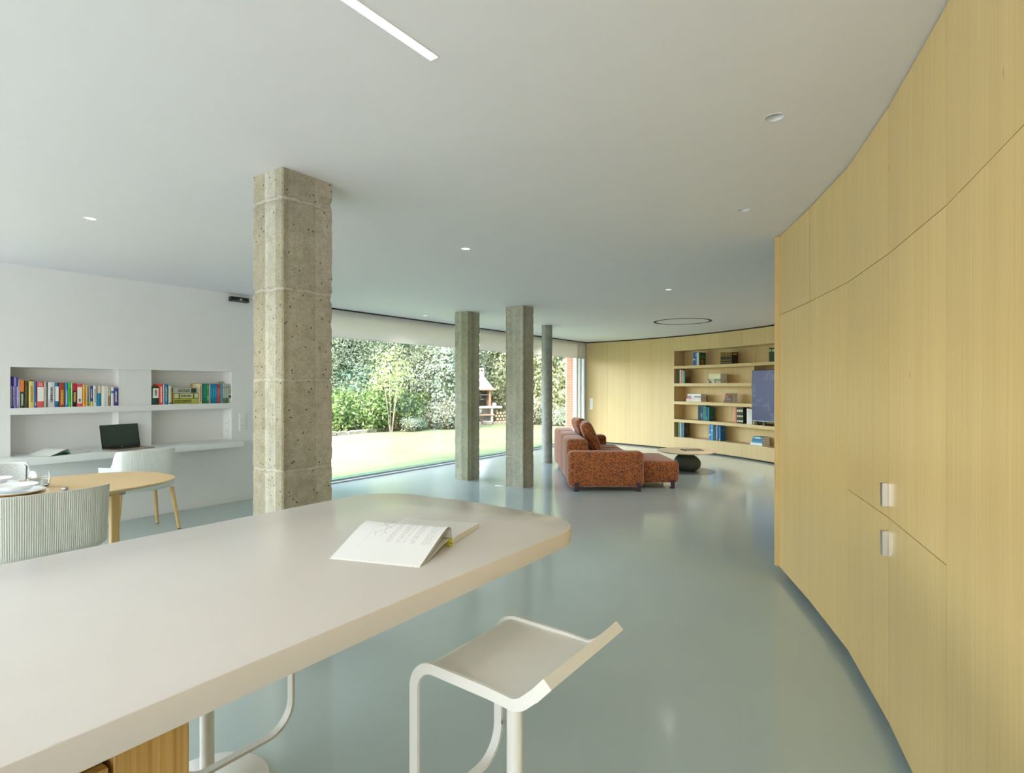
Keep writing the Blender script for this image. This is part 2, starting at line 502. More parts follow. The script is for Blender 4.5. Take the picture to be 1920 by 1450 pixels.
n.color(n.mix(ink, (0.79, 0.78, 0.765, 1), (0.30, 0.30, 0.30, 1)))
M['printed_page'] = m

# lawn
m = mat('lawn', (0.3, 0.4, 0.15, 1), 0.9, spec=0.1); n = NT(m)
v = n.coords()
a = n.noise(v, 0.7, 4); b = n.noise(v, 28, 4, 0.7)
c = n.ramp(a, [(0.3, (0.17, 0.215, 0.115)), (0.7, (0.215, 0.245, 0.15))])
c = n.mix(0.8, c, n.ramp(b, [(0.3, (0.75, 0.82, 0.66)), (0.7, (1.1, 1.08, 1.05))]), 'MULTIPLY')
n.color(c); n.bump(b, 0.6, 0.03)
M['lawn'] = m

def leaf_mat(key, a, b, c, trans=0.35):
    m = mat(key, (*b, 1), 0.6, spec=0.25); n = NT(m)
    ge = n.new('NewGeometry')
    n.color(n.ramp(ge.outputs['Random Per Island'], [(0.0, a), (0.5, b), (1.0, c)]))
    t = n.new('BsdfTranslucent'); n.link(n.ramp(ge.outputs['Random Per Island'], [(0.0, a), (0.5, b), (1.0, c)]), t.inputs[0])
    mx = n.new('MixShader'); mx.inputs[0].default_value = trans
    out = n.n['Material Output']
    n.link(n.b.outputs[0], mx.inputs[1]); n.link(t.outputs[0], mx.inputs[2]); n.link(mx.outputs[0], out.inputs[0])
    M[key] = m
leaf_mat('leaf_conifer', (0.24, 0.29, 0.17), (0.38, 0.42, 0.28), (0.56, 0.57, 0.42))
leaf_mat('leaf_laurel', (0.09, 0.17, 0.04), (0.20, 0.30, 0.09), (0.46, 0.54, 0.26))
leaf_mat('leaf_yellow', (0.28, 0.36, 0.13), (0.46, 0.50, 0.22), (0.66, 0.66, 0.36))
leaf_mat('leaf_silver', (0.26, 0.32, 0.22), (0.42, 0.47, 0.36), (0.68, 0.70, 0.60))
leaf_mat('leaf_pink', (0.30, 0.34, 0.20), (0.46, 0.46, 0.36), (0.68, 0.60, 0.52))
leaf_mat('leaf_ivy', (0.26, 0.30, 0.15), (0.48, 0.51, 0.31), (0.70, 0.70, 0.50))
leaf_mat('leaf_teal', (0.14, 0.25, 0.16), (0.27, 0.40, 0.28), (0.45, 0.56, 0.42))
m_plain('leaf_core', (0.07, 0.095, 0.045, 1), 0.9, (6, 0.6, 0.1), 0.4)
#SPLIT
# ------------------------------------------------------------------ plan geometry
YW = 6.95                       # face of the white wall
YG = 7.07                       # glass plane
W = [Vector(p) for p in ((4.784, 0.837), (4.113, 0.538), (3.471, 0.277), (2.818, 0.079), (2.166, -0.085), (1.497, -0.209), (0.82, -0.29))]
farpts = [ad(*q) for q in ((1098, 15.05), (1147, 14.45), (1182, 14.05), (1231, 13.55), (1264, 13.15), (1300, 12.7), (1334, 12.25), (1370, 11.75), (1411, 11.2), (1453, 10.65))]
A = np.array([[p.x, p.y, 1] for p in farpts]); bb = np.array([-(p.x ** 2 + p.y ** 2) for p in farpts])
sol = np.linalg.lstsq(A, bb, rcond=None)[0]
CC = Vector((-sol[0] / 2, -sol[1] / 2)); CR = math.sqrt(CC.length_squared - sol[2])
def arc(t, off=0.0): return CC + Vector((math.cos(t), math.sin(t))) * (CR + off)
def ang(p): return math.atan2(p[1] - CC.y, p[0] - CC.x)
def hit(px, off=0.0):
    u = (px - CX) / FPX
    D = Vector((Fx + u * Rx, Fy + u * Ry)); r = CR + off
    a = D.dot(D); b = -2 * D.dot(CC); c = CC.dot(CC) - r * r
    t = (-b + math.sqrt(b * b - 4 * a * c)) / (2 * a)
    return D * t, t
TH0 = ang(hit(1099)[0]); TH1 = ang(hit(1264)[0]); TH2 = TH1 - 4.4 / CR; TH3 = TH2 - 2.6 / CR

# ------------------------------------------------------------------ room shell
fl = MB().box((-5.0, -3.6, -0.12), (15.2, 7.16, 0.0))
struct('floor', fl, M['floor_resin'])

DOWN = [(168, 410), (873, 467), (1253, 543.5), (797, 592), (1045, 629.5), (1452, 220), (1395, 393)]
DOWNW = [at(x, y, H) for x, y in DOWN] + [(9.05, 1.15), (10.55, 1.45)]  # last two are unseen, added to brighten the living area
S0, S1 = (-1.6, 1.360), (1.497, 1.395)          # linear light slot (x range, y range)
bm = bmesh.new()
def loop(pts, z=H):
    vs = [bm.verts.new((p[0], p[1], z)) for p in pts]
    return [bm.edges.new((vs[i], vs[(i + 1) % len(vs)])) for i in range(len(vs))]
edges = loop([(-5, -3.6), (15.2, -3.6), (15.2, 6.965), (-5, 6.965)])
edges += loop([(S0[0], S0[1]), (S0[0], S1[1]), (S1[0], S1[1]), (S1[0], S0[1])])
for x, y in DOWNW:
    edges += loop([(x + 0.038 * math.cos(2 * PI * k / 28), y + 0.038 * math.sin(2 * PI * k / 28)) for k in range(28)])
bmesh.ops.triangle_fill(bm, use_beauty=True, edges=edges)
mb = MB().bm(bm)
mb.box((-5, -3.6, 2.72), (15.2, 7.65, 2.9))      # slab above, with its eave outside
mb.box((-5, 6.965, H), (4.7, 7.3, 2.72)); mb.box((4.7, 6.965, 2.64), (13.6, 7.0, 2.72))
mb.box((4.7, 7.10, 2.56), (13.7, 7.65, 2.72)); mb.box((4.7, 6.965, 2.6), (13.6, 6.972, 2.7))
struct('ceiling', mb, M['ceiling_paint'])

# white wall with its two-storey niche
NX0, NX1, PX0, PX1 = 1.722, 3.86, 2.63, 2.955
NZ0, NZ1, SH0, SH1 = 0.70, 1.63, 1.176, 1.24
mb = MB()
mb.box((0.95, YW, 0), (NX0, 7.33, H)); mb.box((NX1, YW, 0), (4.72, 7.33, H))
mb.box((NX0, YW, 0), (NX1, 7.33, NZ0)); mb.box((NX0, YW, NZ1), (NX1, 7.33, H))
mb.box((NX0, 7.15, NZ0), (NX1, 7.33, NZ1)); mb.box((NX0, YW, SH0), (NX1, 7.15, SH1))
mb.box((PX0, 6.985, NZ0), (PX1, 7.15, SH0)); mb.box((PX0, 6.985, SH1), (PX1, 7.15, NZ1))
struct('wall_left', mb, M['wall_paint'])
mb = MB().box((0.95, YW - 0.006, 0.012), (4.72, YW, 0.075))
struct('baseboard_left', mb, M['wall_paint'])

# walls that close the room out of sight, with big windows for daylight
mb = MB().box((-5.0, YW, 0), (-4.4, 7.33, H)).box((-4.4, YW, 2.42), (0.95, 7.33, H))
struct('wall_left', mb, M['wall_paint'])
mb = MB().box((-5.2, -3.6, 0), (-5.0, -3.0, H)).box((-5.2, 6.7, 0), (-5.0, 7.33, H)).box((-5.2, -3.0, 2.45), (-5.0, 6.7, H))
struct('wall_rear', mb, M['wall_paint'])
mb = MB().box((-5.2, -3.8, 0), (15.2, -3.6, H))
struct('wall_right', mb, M['oak_shade_tone'])
mb = MB().box((15.0, -3.6, 0), (15.2, 7.0, H))
struct('wall_front', mb, M['wall_paint'])
def simple_window(name, a, b, axis):
    w = struct(name)
    fr = MB(); t = 0.05
    if axis == 'x':
        y = a[1]; n = 3
        for k in range(n + 1):
            x = a[0] + (b[0] - a[0]) * k / n; fr.box((x - t / 2, y - t / 2, 0), (x + t / 2, y + t / 2, b[2]))
        fr.box((a[0], y - t / 2, 0), (b[0], y + t / 2, t)); fr.box((a[0], y - t / 2, b[2] - t), (b[0], y + t / 2, b[2]))
        gl = MB().box((a[0], y - 0.004, t), (b[0], y + 0.004, b[2] - t))
    else:
        x = a[0]; n = 5
        for k in range(n + 1):
            y = a[1] + (b[1] - a[1]) * k / n; fr.box((x - t / 2, y - t / 2, 0), (x + t / 2, y + t / 2, b[2]))
        fr.box((x - t / 2, a[1], 0), (x + t / 2, b[1], t)); fr.box((x - t / 2, a[1], b[2] - t), (x + t / 2, b[1], b[2]))
        gl = MB().box((x - 0.004, a[1], t), (x + 0.004, b[1], b[2] - t))
    obj('frame', fr, M['white_frame'], w); obj('pane', gl, M['window_glass'], w)
simple_window('window_2', (-4.4, 7.1, 0), (0.95, 7.1, 2.42), 'x')
simple_window('window_3', (-5.1, -3.0, 0), (-5.1, 6.7, 2.45), 'y')

# garden glazing
w1 = struct('window_1')
mb = MB().box((4.72, YG - 0.05, 0.0), (13.62, YG + 0.05, 0.022)).box((4.72, YG + 0.035, 0.022), (13.62, YG + 0.05, 0.05))
obj('bottom_track', mb, M['grey_frame'], w1)
obj('top_track', MB().box((4.72, YG - 0.03, 2.50), (13.62, YG + 0.03, 2.62)), M['grey_frame'], w1)
for x0, x1 in ((4.74, 8.9), (8.905, 12.95), (13.0, 13.4)):
    obj('pane', MB().box((x0, YG - 0.006, 0.022), (x1, YG + 0.006, 2.52)), M['window_glass'], w1)
for x0, x1, y0, y1, mm in ((12.94, 13.03, -0.05, 0.05, 'white_frame'), (13.03, 13.07, -0.03, 0.03, 'grey_frame'), (13.14, 13.22, -0.05, 0.05, 'white_frame'), (13.22, 13.26, -0.02, 0.04, 'grey_frame'), (13.34, 13.46, -0.06, 0.05, 'white_frame')):
    obj('stile', MB().box((x0, YG + y0, 0.02), (x1, YG + y1, 2.55)), M[mm], w1)
mb = MB().box((13.44, YG - 0.12, 0), (13.62, YG + 0.2, H))
struct('trim_1', mb, M['wall_paint'])
mb = MB().box((4.70, YW + 0.05, 0), (4.74, YG + 0.06, H))
struct('trim_2', mb, M['wall_paint'])

# ------------------------------------------------------------------ curved oak wall at the far end, and its bookcase
wf = struct('wall_far')
BZ0, BZ1 = 0.294, 2.255
def facets(t0, t1, w):
    n = max(1, round(abs(t1 - t0) * CR / w)); return [t0 + (t1 - t0) * k / n for k in range(n + 1)]
def wall_panel(ta, tb, z0, z1, name='panel', mm='oak_far', off=0.0, th=0.02, parent=None):
    e = 0.0012 / CR * (1 if ta > tb else -1)
    a, b = arc(ta - e, off), arc(tb + e, off); a2, b2 = arc(ta - e, off + th), arc(tb + e, off + th)
    return obj(name, MB().prism([a, b, b2, a2] if (b - a).cross(b2 - b) > 0 else [a, a2, b2, b], z0, z1), M[mm], parent if parent else wf)
for tt, zz in ((facets(TH0, TH1, 0.66), (0.03, 2.572)), (facets(TH2, TH3, 0.66), (0.03, 2.572))):
    for a, b in zip(tt, tt[1:]): wall_panel(a, b, *zz)
BT = facets(TH1, TH2, 0.63)
for a, b in zip(BT, BT[1:]):
    wall_panel(a, b, BZ1, 2.572); wall_panel(a, b, 0.03, BZ0)
mb = MB()
ALLT = facets(TH0, TH3, 0.63)
for a, b in zip(ALLT, ALLT[1:]):
    mb.prism([arc(a, 0.02), arc(b, 0.02), arc(b, 0.10), arc(a, 0.10)][::-1], 0.0, 0.03)
    mb.prism([arc(a, 0.012), arc(b, 0.012), arc(b, 0.10), arc(a, 0.10)][::-1], 2.572, H)  # dark strip coloured as the shadow gap under the ceiling
struct('baseboard_gap_far', mb, M['dark_gap'])
mb = MB()
for a, b in zip(ALLT, ALLT[1:]):
    mb.prism([arc(a, 0.42), arc(b, 0.42), arc(b, 0.55), arc(a, 0.55)][::-1], 0.0, H)
struct('wall_far', mb, M['wall_paint'])

bc = thing('bookcase', 'built-in oak bookcase with curved open shelves recessed in the far wall', 'bookcase', (0, 0, 0))
BD = 0.36
def arc_slab(ts, o0, o1, z0, z1):
    return MB().prism([arc(t, o0) for t in ts] + [arc(t, o1) for t in ts[::-1]], z0, z1)
SHELF = [(BZ0 - 0.03, BZ0), (0.632, 0.698), (1.040, 1.107), (1.450, 1.515), (1.850, 1.912)]
TVL = ang(hit(1409.6, 0.0)[0])
TS = facets(TH1, TH2, 0.315)
TSL = [t for t in TS if t > TVL] + [TVL]
TVR = TVL - 1.80 / CR
TSR = [TVR] + [t for t in TS if t < TVR]
for i, (z0, z1) in enumerate(SHELF):
    if i in (2, 3):
        obj('shelf', arc_slab(TSL, 0.001, BD, z0, z1), M['oak_far'], bc); obj('shelf', arc_slab(TSR, 0.001, BD, z0, z1), M['oak_far'], bc)
    else:
        obj('shelf', arc_slab(TS, 0.001 if i else 0.021, BD, z0, z1), M['oak_far'], bc)
obj('top_board', arc_slab(TS, 0.021, BD, BZ1, BZ1 + 0.03), M['oak_far'], bc)
for a, b in zip(TS[::2], TS[2::2]):
    wall_panel(a, b, BZ0 - 0.03, BZ1 + 0.03, 'back_panel', 'oak_far', BD, 0.015, bc)
for t, s in ((TH1, 1), (TH2, -1)):
    wall_panel(t, t + s * 0.03 / CR, BZ0 - 0.03, BZ1 + 0.03, 'side_panel', 'oak_far', 0.021, BD - 0.02, bc)
for t, s in ((TVL, 1), (TVR, -1)):
    wall_panel(t + s * 0.03 / CR, t, SHELF[1][1], SHELF[4][0], 'divider', 'oak_far', 0.06, BD - 0.06, bc)

# ------------------------------------------------------------------ curved oak wardrobes along the right
wd = thing('wardrobe', 'floor to ceiling oak wardrobe run curving along the right side of the room', 'wardrobe', (0, 0, 0))
ZB, ZM, ZT = 0.066, 0.906, 1.991
def nrm(i):
    d = (W[i + 1] - W[i]).normalized(); return Vector((-d.y, d.x)) if Vector((-d.y, d.x)).dot(Vector((0, -1))) > 0 else Vector((d.y, -d.x))
def door(name, i, j, z0, z1, g0=0.0008, g1=0.0008, gz0=0.0008, gz1=0.0008):
    """panel over facets i..j-1 (away from camera to near)"""
    pts = [W[k].copy() for k in range(i, j + 1)]
    pts[0] = pts[0] + (pts[1] - pts[0]).normalized() * g0
    pts[-1] = pts[-1] - (pts[-1] - pts[-2]).normalized() * g1
    back = []
    for k, p in zip(range(i, j + 1), pts):
        nn = (nrm(max(i, k - 1)) + nrm(min(j - 1, k))).normalized(); back.append(p + nn * 0.02)
    poly = pts + back[::-1]
    a = sum(poly[q].cross(poly[(q + 1) % len(poly)]) for q in range(len(poly)))
    if a < 0: poly = poly[::-1]
    return obj(name, MB().prism(poly, z0 + gz0, z1 - gz1), M['oak'], wd)
door('upper_door', 0, 1, ZT, 2.594, 0.001, 0.0035, 0.0016)
door('upper_door', 1, 3, ZT, 2.594, 0.0035, 0.0006, 0.0016)
door('upper_door', 3, 4, ZT, 2.594, 0.0006, 0.0010, 0.0014)
door('upper_door', 4, 5, ZT, 2.594, 0.0010, 0.0008, 0.0010)
door('upper_door', 5, 6, ZT, 2.594)
door('door', 0, 1, ZB, ZT, 0.0006, 0.0006, 0, 0.0016)
door('door', 1, 2, ZB, ZT, 0.0006, 0.0004, 0, 0.0016)
dA = door('door', 2, 3, ZM, ZT, 0.0004, 0.0010, 0.0014, 0.0016)
door('door', 3, 4, ZM, ZT, 0.0010, 0.0014, 0.0014, 0.0014)
dB = door('lower_door', 2, 3, ZB, ZM, 0.0004, 0.0010, 0, 0.0014)
door('lower_door', 3, 4, ZB, ZM, 0.0010, 0.0014, 0, 0.0014)
door('door', 4, 5, ZB, ZT, 0.0014, 0.0010, 0, 0.0010)
door('door', 5, 6, ZB, ZT)
def handle(parent, z0, z1):
    """aluminium edge pull: plate on the door edge and a lip standing into the room"""
    e = W[3]; d = (W[2] - W[3]).normalized(); n = -nrm(2)
    R = lambda u, w: e + d * u + n * w
    mb = MB()
    mb.prism([R(0.001, 0.0), R(0.001, 0.024), R(0.004, 0.024), R(0.004, 0.0)], z0, z1)
    mb.prism([R(0.001, 0.021), R(0.001, 0.024), R(0.022, 0.024), R(0.022, 0.021)], z0, z1)
    mb.prism([R(0.020, 0.012), R(0.020, 0.024), R(0.023, 0.024), R(0.023, 0.012)], z0, z1)
    obj('handle', mb, M['steel'], parent, label='slim aluminium edge pull')
handle(dA, 0.952, 1.046); handle(dB, 0.747, 0.848)
mb = MB()
for i in range(6):
    a, b = W[i] + nrm(i) * 0.055, W[i + 1] + nrm(i) * 0.055
    mb.quadprism(a, b, nrm(i), 0.02, 0.0, ZB)
obj('plinth', mb, M['dark_gap'], wd)
mb = MB()
for i in range(6):
    na, nb = (nrm(max(0, i - 1)) + nrm(i)).normalized(), (nrm(i) + nrm(min(5, i + 1))).normalized()
    q = [W[i] + na * 0.023, W[i + 1] + nb * 0.023, W[i + 1] + nb * 0.60, W[i] + na * 0.60]
    ar = sum(q[k].cross(q[(k + 1) % 4]) for k in range(4))
    mb.prism(q if ar > 0 else q[::-1], 0.05, H - 0.006)
obj('carcass', mb, M['dark_gap'], wd)
d0 = (W[0] - W[1]).normalized(); n0 = nrm(0)
q = [W[0] - n0 * 0.028 + d0 * 0.001, W[0] - n0 * 0.028 + d0 * 0.026, W[0] + n0 * 0.62 + d0 * 0.026, W[0] + n0 * 0.62 + d0 * 0.001]
ar = sum(q[k].cross(q[(k + 1) % 4]) for k in range(4))
obj('end_panel', MB().prism(q if ar > 0 else q[::-1], ZB, H - 0.004), M['oak_far'], wd)
#SPLIT
# ------------------------------------------------------------------ outside: lawn, terrace (unseen, added), hedges, barbecue
mb = MB().box((-60, 7.16, -0.4), (80, 90, -0.03)).box((15.2, -60, -0.4), (80, 7.16, -0.03))
struct('lawn', mb, M['lawn'])
m_plain('eave_shade_turf', (0.045, 0.15, 0.06, 1), 0.9, (60, 0.6, 0.02), 0.2)
struct('lawn_eave_shade', MB().box((4.0, 7.16, -0.1), (13.5, 7.62, -0.022)), M['eave_shade_turf'])  # darker green strip: the roof eave's shade put into the grass colour
mb = MB().box((-60, -60, -0.4), (-5.2, 7.16, -0.025)).box((-5.2, -60, -0.4), (15.2, -3.6, -0.025))
struct('bounce_terrace', mb, M['bounce_paving'])  # unseen pale ground, added to bounce daylight onto the ceiling

def leaf_mesh(pts, nrmls, size, aspect=0.5, jit=0.9):
    """one folded diamond leaf per point"""
    N = len(pts)
    nr = nrmls + rng.normal(0, jit, (N, 3)); nr /= np.linalg.norm(nr, axis=1)[:, None]
    up = rng.normal(0, 1, (N, 3)) + np.array([0, 0, 0.4])
    ax = np.cross(nr, up); ax /= np.linalg.norm(ax, axis=1)[:, None] + 1e-9
    ay = np.cross(nr, ax)
    s = (size * rng.uniform(0.6, 1.35, N))[:, None]
    V = np.empty((N, 4, 3))
    V[:, 0] = pts - ay * s * 0.5; V[:, 2] = pts + ay * s * 0.5
    V[:, 1] = pts + ax * s * aspect * 0.5 + nr * s * 0.08; V[:, 3] = pts - ax * s * aspect * 0.5 + nr * s * 0.08
    return V.reshape(-1, 3), np.arange(N * 4).reshape(N, 4)

def mesh_np(name, V, F):
    me = bpy.data.meshes.new(name)
    me.vertices.add(len(V)); me.vertices.foreach_set('co', np.asarray(V, dtype=np.float32).ravel())
    k = F.shape[1]
    me.loops.add(F.size); me.loops.foreach_set('vertex_index', F.astype(np.int32).ravel())
    me.polygons.add(len(F)); me.polygons.foreach_set('loop_start', np.arange(0, F.size, k, dtype=np.int32))
    me.update(calc_edges=True); me.validate()
    return me

def blob(c, r, seed, lump=0.18):
    """lumpy dark inner body of a crown"""
    bm = bmesh.new(); bmesh.ops.create_icosphere(bm, subdivisions=3, radius=1)
    for v in bm.verts:
        k = 1 + lump * mnoise.noise(v.co * 2.3 + Vector((seed, seed * 2, 0)))
        v.co = Vector((c[0] + v.co.x * r[0] * k, c[1] + v.co.y * r[1] * k, c[2] + v.co.z * r[2] * k))
    return bm

def clumps(c, r, n_clump, per, cl_r, lump, seed):
    """points gathered in tufts over the surface of an ellipsoid"""
    d = rng.normal(0, 1, (n_clump, 3)); d /= np.linalg.norm(d, axis=1)[:, None]
    k = np.array([1 + lump * mnoise.noise(Vector(q) * 2.3 + Vector((seed, seed * 2, 0))) for q in d])
    rad = k * rng.uniform(0.82, 1.08, n_clump)
    cen = np.array(c) + d * np.array(r) * rad[:, None]
    P = np.repeat(cen, per, axis=0) + rng.normal(0, cl_r, (n_clump * per, 3))
    Nn = np.repeat(d, per, axis=0)
    return P, Nn

def plant(name, label, cat, base, r, h, leaf, lsize, ncl=260, per=14, clr=0.12, group=None, lift=0.0, lump=0.3, aspect=0.5, trunk=None, core=0.8, jit=0.9):
    """shrub or tree: trunk(s) and a crown of single leaves round a darker heart"""
    x, y = base; seed = x * 1.31 + y
    t = thing(name, label, cat, (x, y, -0.03), 0, group)
    cz = lift + (h - lift) / 2; rr = (r, r, (h - lift) / 2)
    if core:
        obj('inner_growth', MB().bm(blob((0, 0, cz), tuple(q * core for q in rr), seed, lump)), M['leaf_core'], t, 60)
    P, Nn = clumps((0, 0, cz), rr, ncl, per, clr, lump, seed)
    keep = P[:, 2] > 0.03
    V, F = leaf_mesh(P[keep], Nn[keep], lsize, aspect, jit)
    o = obj('foliage', mesh_np('foliage', V, F), M[leaf], t); o['kind'] = 'stuff'
    if trunk:
        for (dx, dy, tx, ty, rad) in trunk:
            obj('stem', MB().tube((dx, dy, 0), (dx + tx * 0.5, dy + ty * 0.5, cz * 0.6), rad, rad * 0.8, 7).tube((dx + tx * 0.5, dy + ty * 0.5, cz * 0.6), (dx + tx, dy + ty, cz * 1.15), rad * 0.8, rad * 0.4, 7), M['tree_bark'], t)
    return t

bed = [(6.0, 13.9), (11.08, 14.29), (12.76, 14.42), (14.4, 14.6), (16.4, 14.15), (17.5, 13.7), (19.4, 12.7), (20.3, 11.5), (21.6, 8.5)]
def on_px(px, d): return tuple(ad(px, d))

# tall hedge trees behind everything
TALL = [(560, 20.5, 1.4, 5.2, 'at the left, half behind the thick concrete column'), (612, 20.0, 1.3, 5.0, 'just right of the thick concrete column'), (652, 21.5, 1.35, 5.6, 'behind the low laurel at the left of the window view'),
        (694, 20.8, 1.25, 5.2, 'behind the small teal shrub'), (735, 22.5, 1.4, 5.6, 'rising behind the yellow-green multi-stem sapling'), (776, 21.6, 1.25, 5.0, 'behind the bare branching shrub'),
        (815, 23.3, 1.4, 5.5, 'behind the silver-leaved shrub'), (852, 23.6, 1.3, 5.0, 'behind the middle-left concrete column')]
for k, (px, d, r, h, wh) in enumerate(TALL):
    plant('conifer', 'tall dense grey-green hedge tree ' + wh, 'tree', on_px(px, d), r, h, 'leaf_conifer', 0.125, 1000, 22, 0.15, 'tall hedge trees', 0.0, 0.42, 0.30, core=0.78)
plant('dark_conifer', 'dark blue-green tree behind the barbecue chimney', 'tree', on_px(905, 25.5), 1.5, 5.0, 'leaf_teal', 0.14, 800, 18, 0.18, 'tall hedge trees', 0, 0.4, 0.4, core=0.8)
IVY = [(945, 24.8, 1.3, 4.6, 'right of the barbecue'), (992, 24.4, 1.35, 4.8, 'between the tall square column and the round column'), (1030, 24.0, 1.3, 4.8, 'behind the round column'), (1063, 23.4, 1.25, 4.8, 'beside the brick pier, above the sofa back'), (1100, 22.6, 1.3, 4.7, 'hidden mostly behind the brick pier')]
for px, d, r, h, wh in IVY:
    plant('ivy_hedge', 'pale green ivy-covered hedge mass ' + wh, 'hedge', on_px(px, d), r, h, 'leaf_ivy', 0.15, 900, 20, 0.15, 'pale ivy hedge', 0, 0.35, 0.6, core=0.85)

# smaller shrubs at the foot of the hedge
plant('laurel', 'low glossy green laurel at the left edge of the garden bed', 'shrub', on_px(640, 18.6), 0.60, 1.25, 'leaf_laurel', 0.13, 190, 15, 0.12, 'laurels in the bed', 0, 0.3, 0.45)
plant('laurel', 'green laurel with lit leaf tips standing left of the multi-stem sapling', 'shrub', on_px(697, 18.9), 0.58, 1.30, 'leaf_laurel', 0.125, 200, 15, 0.12, 'laurels in the bed', 0, 0.35, 0.45)
plant('laurel', 'rounded green laurel behind the sapling stems', 'shrub', on_px(757, 19.6), 0.62, 1.25, 'leaf_laurel', 0.12, 170, 15, 0.11, 'laurels in the bed', 0, 0.3, 0.45)
plant('laurel', 'green laurel growing between the bare shrub and the silver-leaved one', 'shrub', on_px(798, 20.6), 0.6, 1.3, 'leaf_laurel', 0.12, 180, 15, 0.11, 'laurels in the bed', 0, 0.3, 0.45)
plant('teal_shrub', 'blue-green soft shrub in front of the tall hedge, behind the sapling', 'shrub', on_px(712, 20.2), 0.75, 2.3, 'leaf_teal', 0.14, 200, 12, 0.14, None, 0, 0.3, 0.4)
plant('teal_shrub', 'dark shaded blue-green shrub beside the left laurel', 'shrub', on_px(668, 19.5), 0.62, 2.1, 'leaf_teal', 0.14, 160, 12, 0.13, None, 0, 0.3, 0.4)
plant('sapling', 'yellow-green multi-stem sapling with bare pale stems above the lawn edge', 'tree', on_px(733, 18.6), 0.58, 2.55, 'leaf_yellow', 0.12, 75, 12, 0.14, None, 1.05, 0.4, 0.45,
      [(-0.03, 0, -0.25, 0.1, 0.022), (0.0, 0.02, 0.05, 0.1, 0.024), (0.04, 0, 0.28, 0.0, 0.022), (0.02, -0.03, 0.15, -0.2, 0.02)], core=0)
plant('branching_shrub', 'small shrub with pale bare forking branches right of the sapling', 'shrub', on_px(772, 20.0), 0.62, 2.3, 'leaf_silver', 0.10, 60, 9, 0.10, None, 1.15, 0.4, 0.4,
      [(0, 0, -0.35, 0, 0.025), (0, 0, 0.38, 0.1, 0.022), (0.0, 0, 0.1, 0.2, 0.02), (0, 0, -0.12, -0.15, 0.018)], core=0)
plant('silver_shrub', 'large white-variegated shrub left of the middle concrete column', 'shrub', on_px(832, 20.6), 0.66, 2.95, 'leaf_silver', 0.13, 340, 15, 0.14, None, 0, 0.4, 0.5)
plant('flowering_shrub', 'low pinkish-white flowering shrub spilling onto the lawn edge', 'shrub', on_px(832, 20.0), 0.62, 0.95, 'leaf_pink', 0.08, 260, 12, 0.09, None, 0, 0.3, 0.5)
plant('flowering_shrub', 'second low pinkish-white shrub, against the middle concrete column', 'shrub', on_px(852, 20.4), 0.5, 1.0, 'leaf_pink', 0.08, 200, 12, 0.09, None, 0, 0.3, 0.5)
plant('silver_tuft', 'small silvery tuft plant on the bed edge right of the sapling', 'plant', on_px(769, 18.7), 0.24, 0.42, 'leaf_silver', 0.07, 60, 10, 0.05, None, 0, 0.3, 0.4)
plant('silver_tuft', 'smaller green-grey tuft plant further right on the bed edge', 'plant', on_px(786, 19.2), 0.22, 0.50, 'leaf_teal', 0.07, 60, 10, 0.05, None, 0, 0.3, 0.4)
plant('pale_shrub', 'bleached pale shrub at the hedge foot left of the round column', 'shrub', on_px(1000, 22.4), 0.5, 0.95, 'leaf_pink', 0.09, 200, 12, 0.09, None, 0, 0.3, 0.5)
plant('pale_shrub', 'bleached pale low shrub on the lawn edge right of the round column', 'shrub', on_px(1048, 21.8), 0.55, 0.55, 'leaf_silver', 0.09, 160, 12, 0.08, None, 0, 0.3, 0.5)

# soil bed and its row of edging stones
so = MB()
for (x0, y0), (x1, y1) in zip(bed, bed[1:]):
    so.prism([(x0, y0), (x1, y1), (x1 + 0.6, y1 + 4), (x0 + 0.2, y0 + 4)], -0.2, -0.005)
struct('garden_bed', so, M['earth'])
ge = thing('garden_edging', 'row of brown edging stones between the lawn and the planted bed', 'edging', (bed[1][0], bed[1][1], -0.03))
stm = []
for k in range(4):
    bm = bmesh.new(); bmesh.ops.create_cube(bm, size=1)
    for v in bm.verts: v.co = Vector((v.co.x * 0.38, v.co.y * 0.14, v.co.z * 0.14 + 0.05)) + Vector([random.uniform(-0.02, 0.02) for _ in range(3)])
    bmesh.ops.bevel(bm, geom=bm.edges[:], offset=0.02, segments=1, affect='EDGES')
    me = MB().bm(bm).mesh('stone'); me.materials.append(M['border_stone']); stm.append(me)
L = 0; k = 0
for (x0, y0), (x1, y1) in zip(bed[:-1], bed[1:-0] if False else bed[1:]):
    d = Vector((x1 - x0, y1 - y0)); n = int(d.length / 0.40)
    for i in range(n):
        p = Vector((x0, y0)) + d * ((i + 0.5) / n)
        o = bpy.data.objects.new('stone', stm[k % 4]); k += 1; COL.objects.link(o); o.parent = ge
        o.location = (p.x - bed[1][0], p.y - bed[1][1] - 0.1, random.uniform(-0.02, 0.02)); o.rotation_euler = (0, 0, math.atan2(d.y, d.x) + random.uniform(-0.08, 0.08))

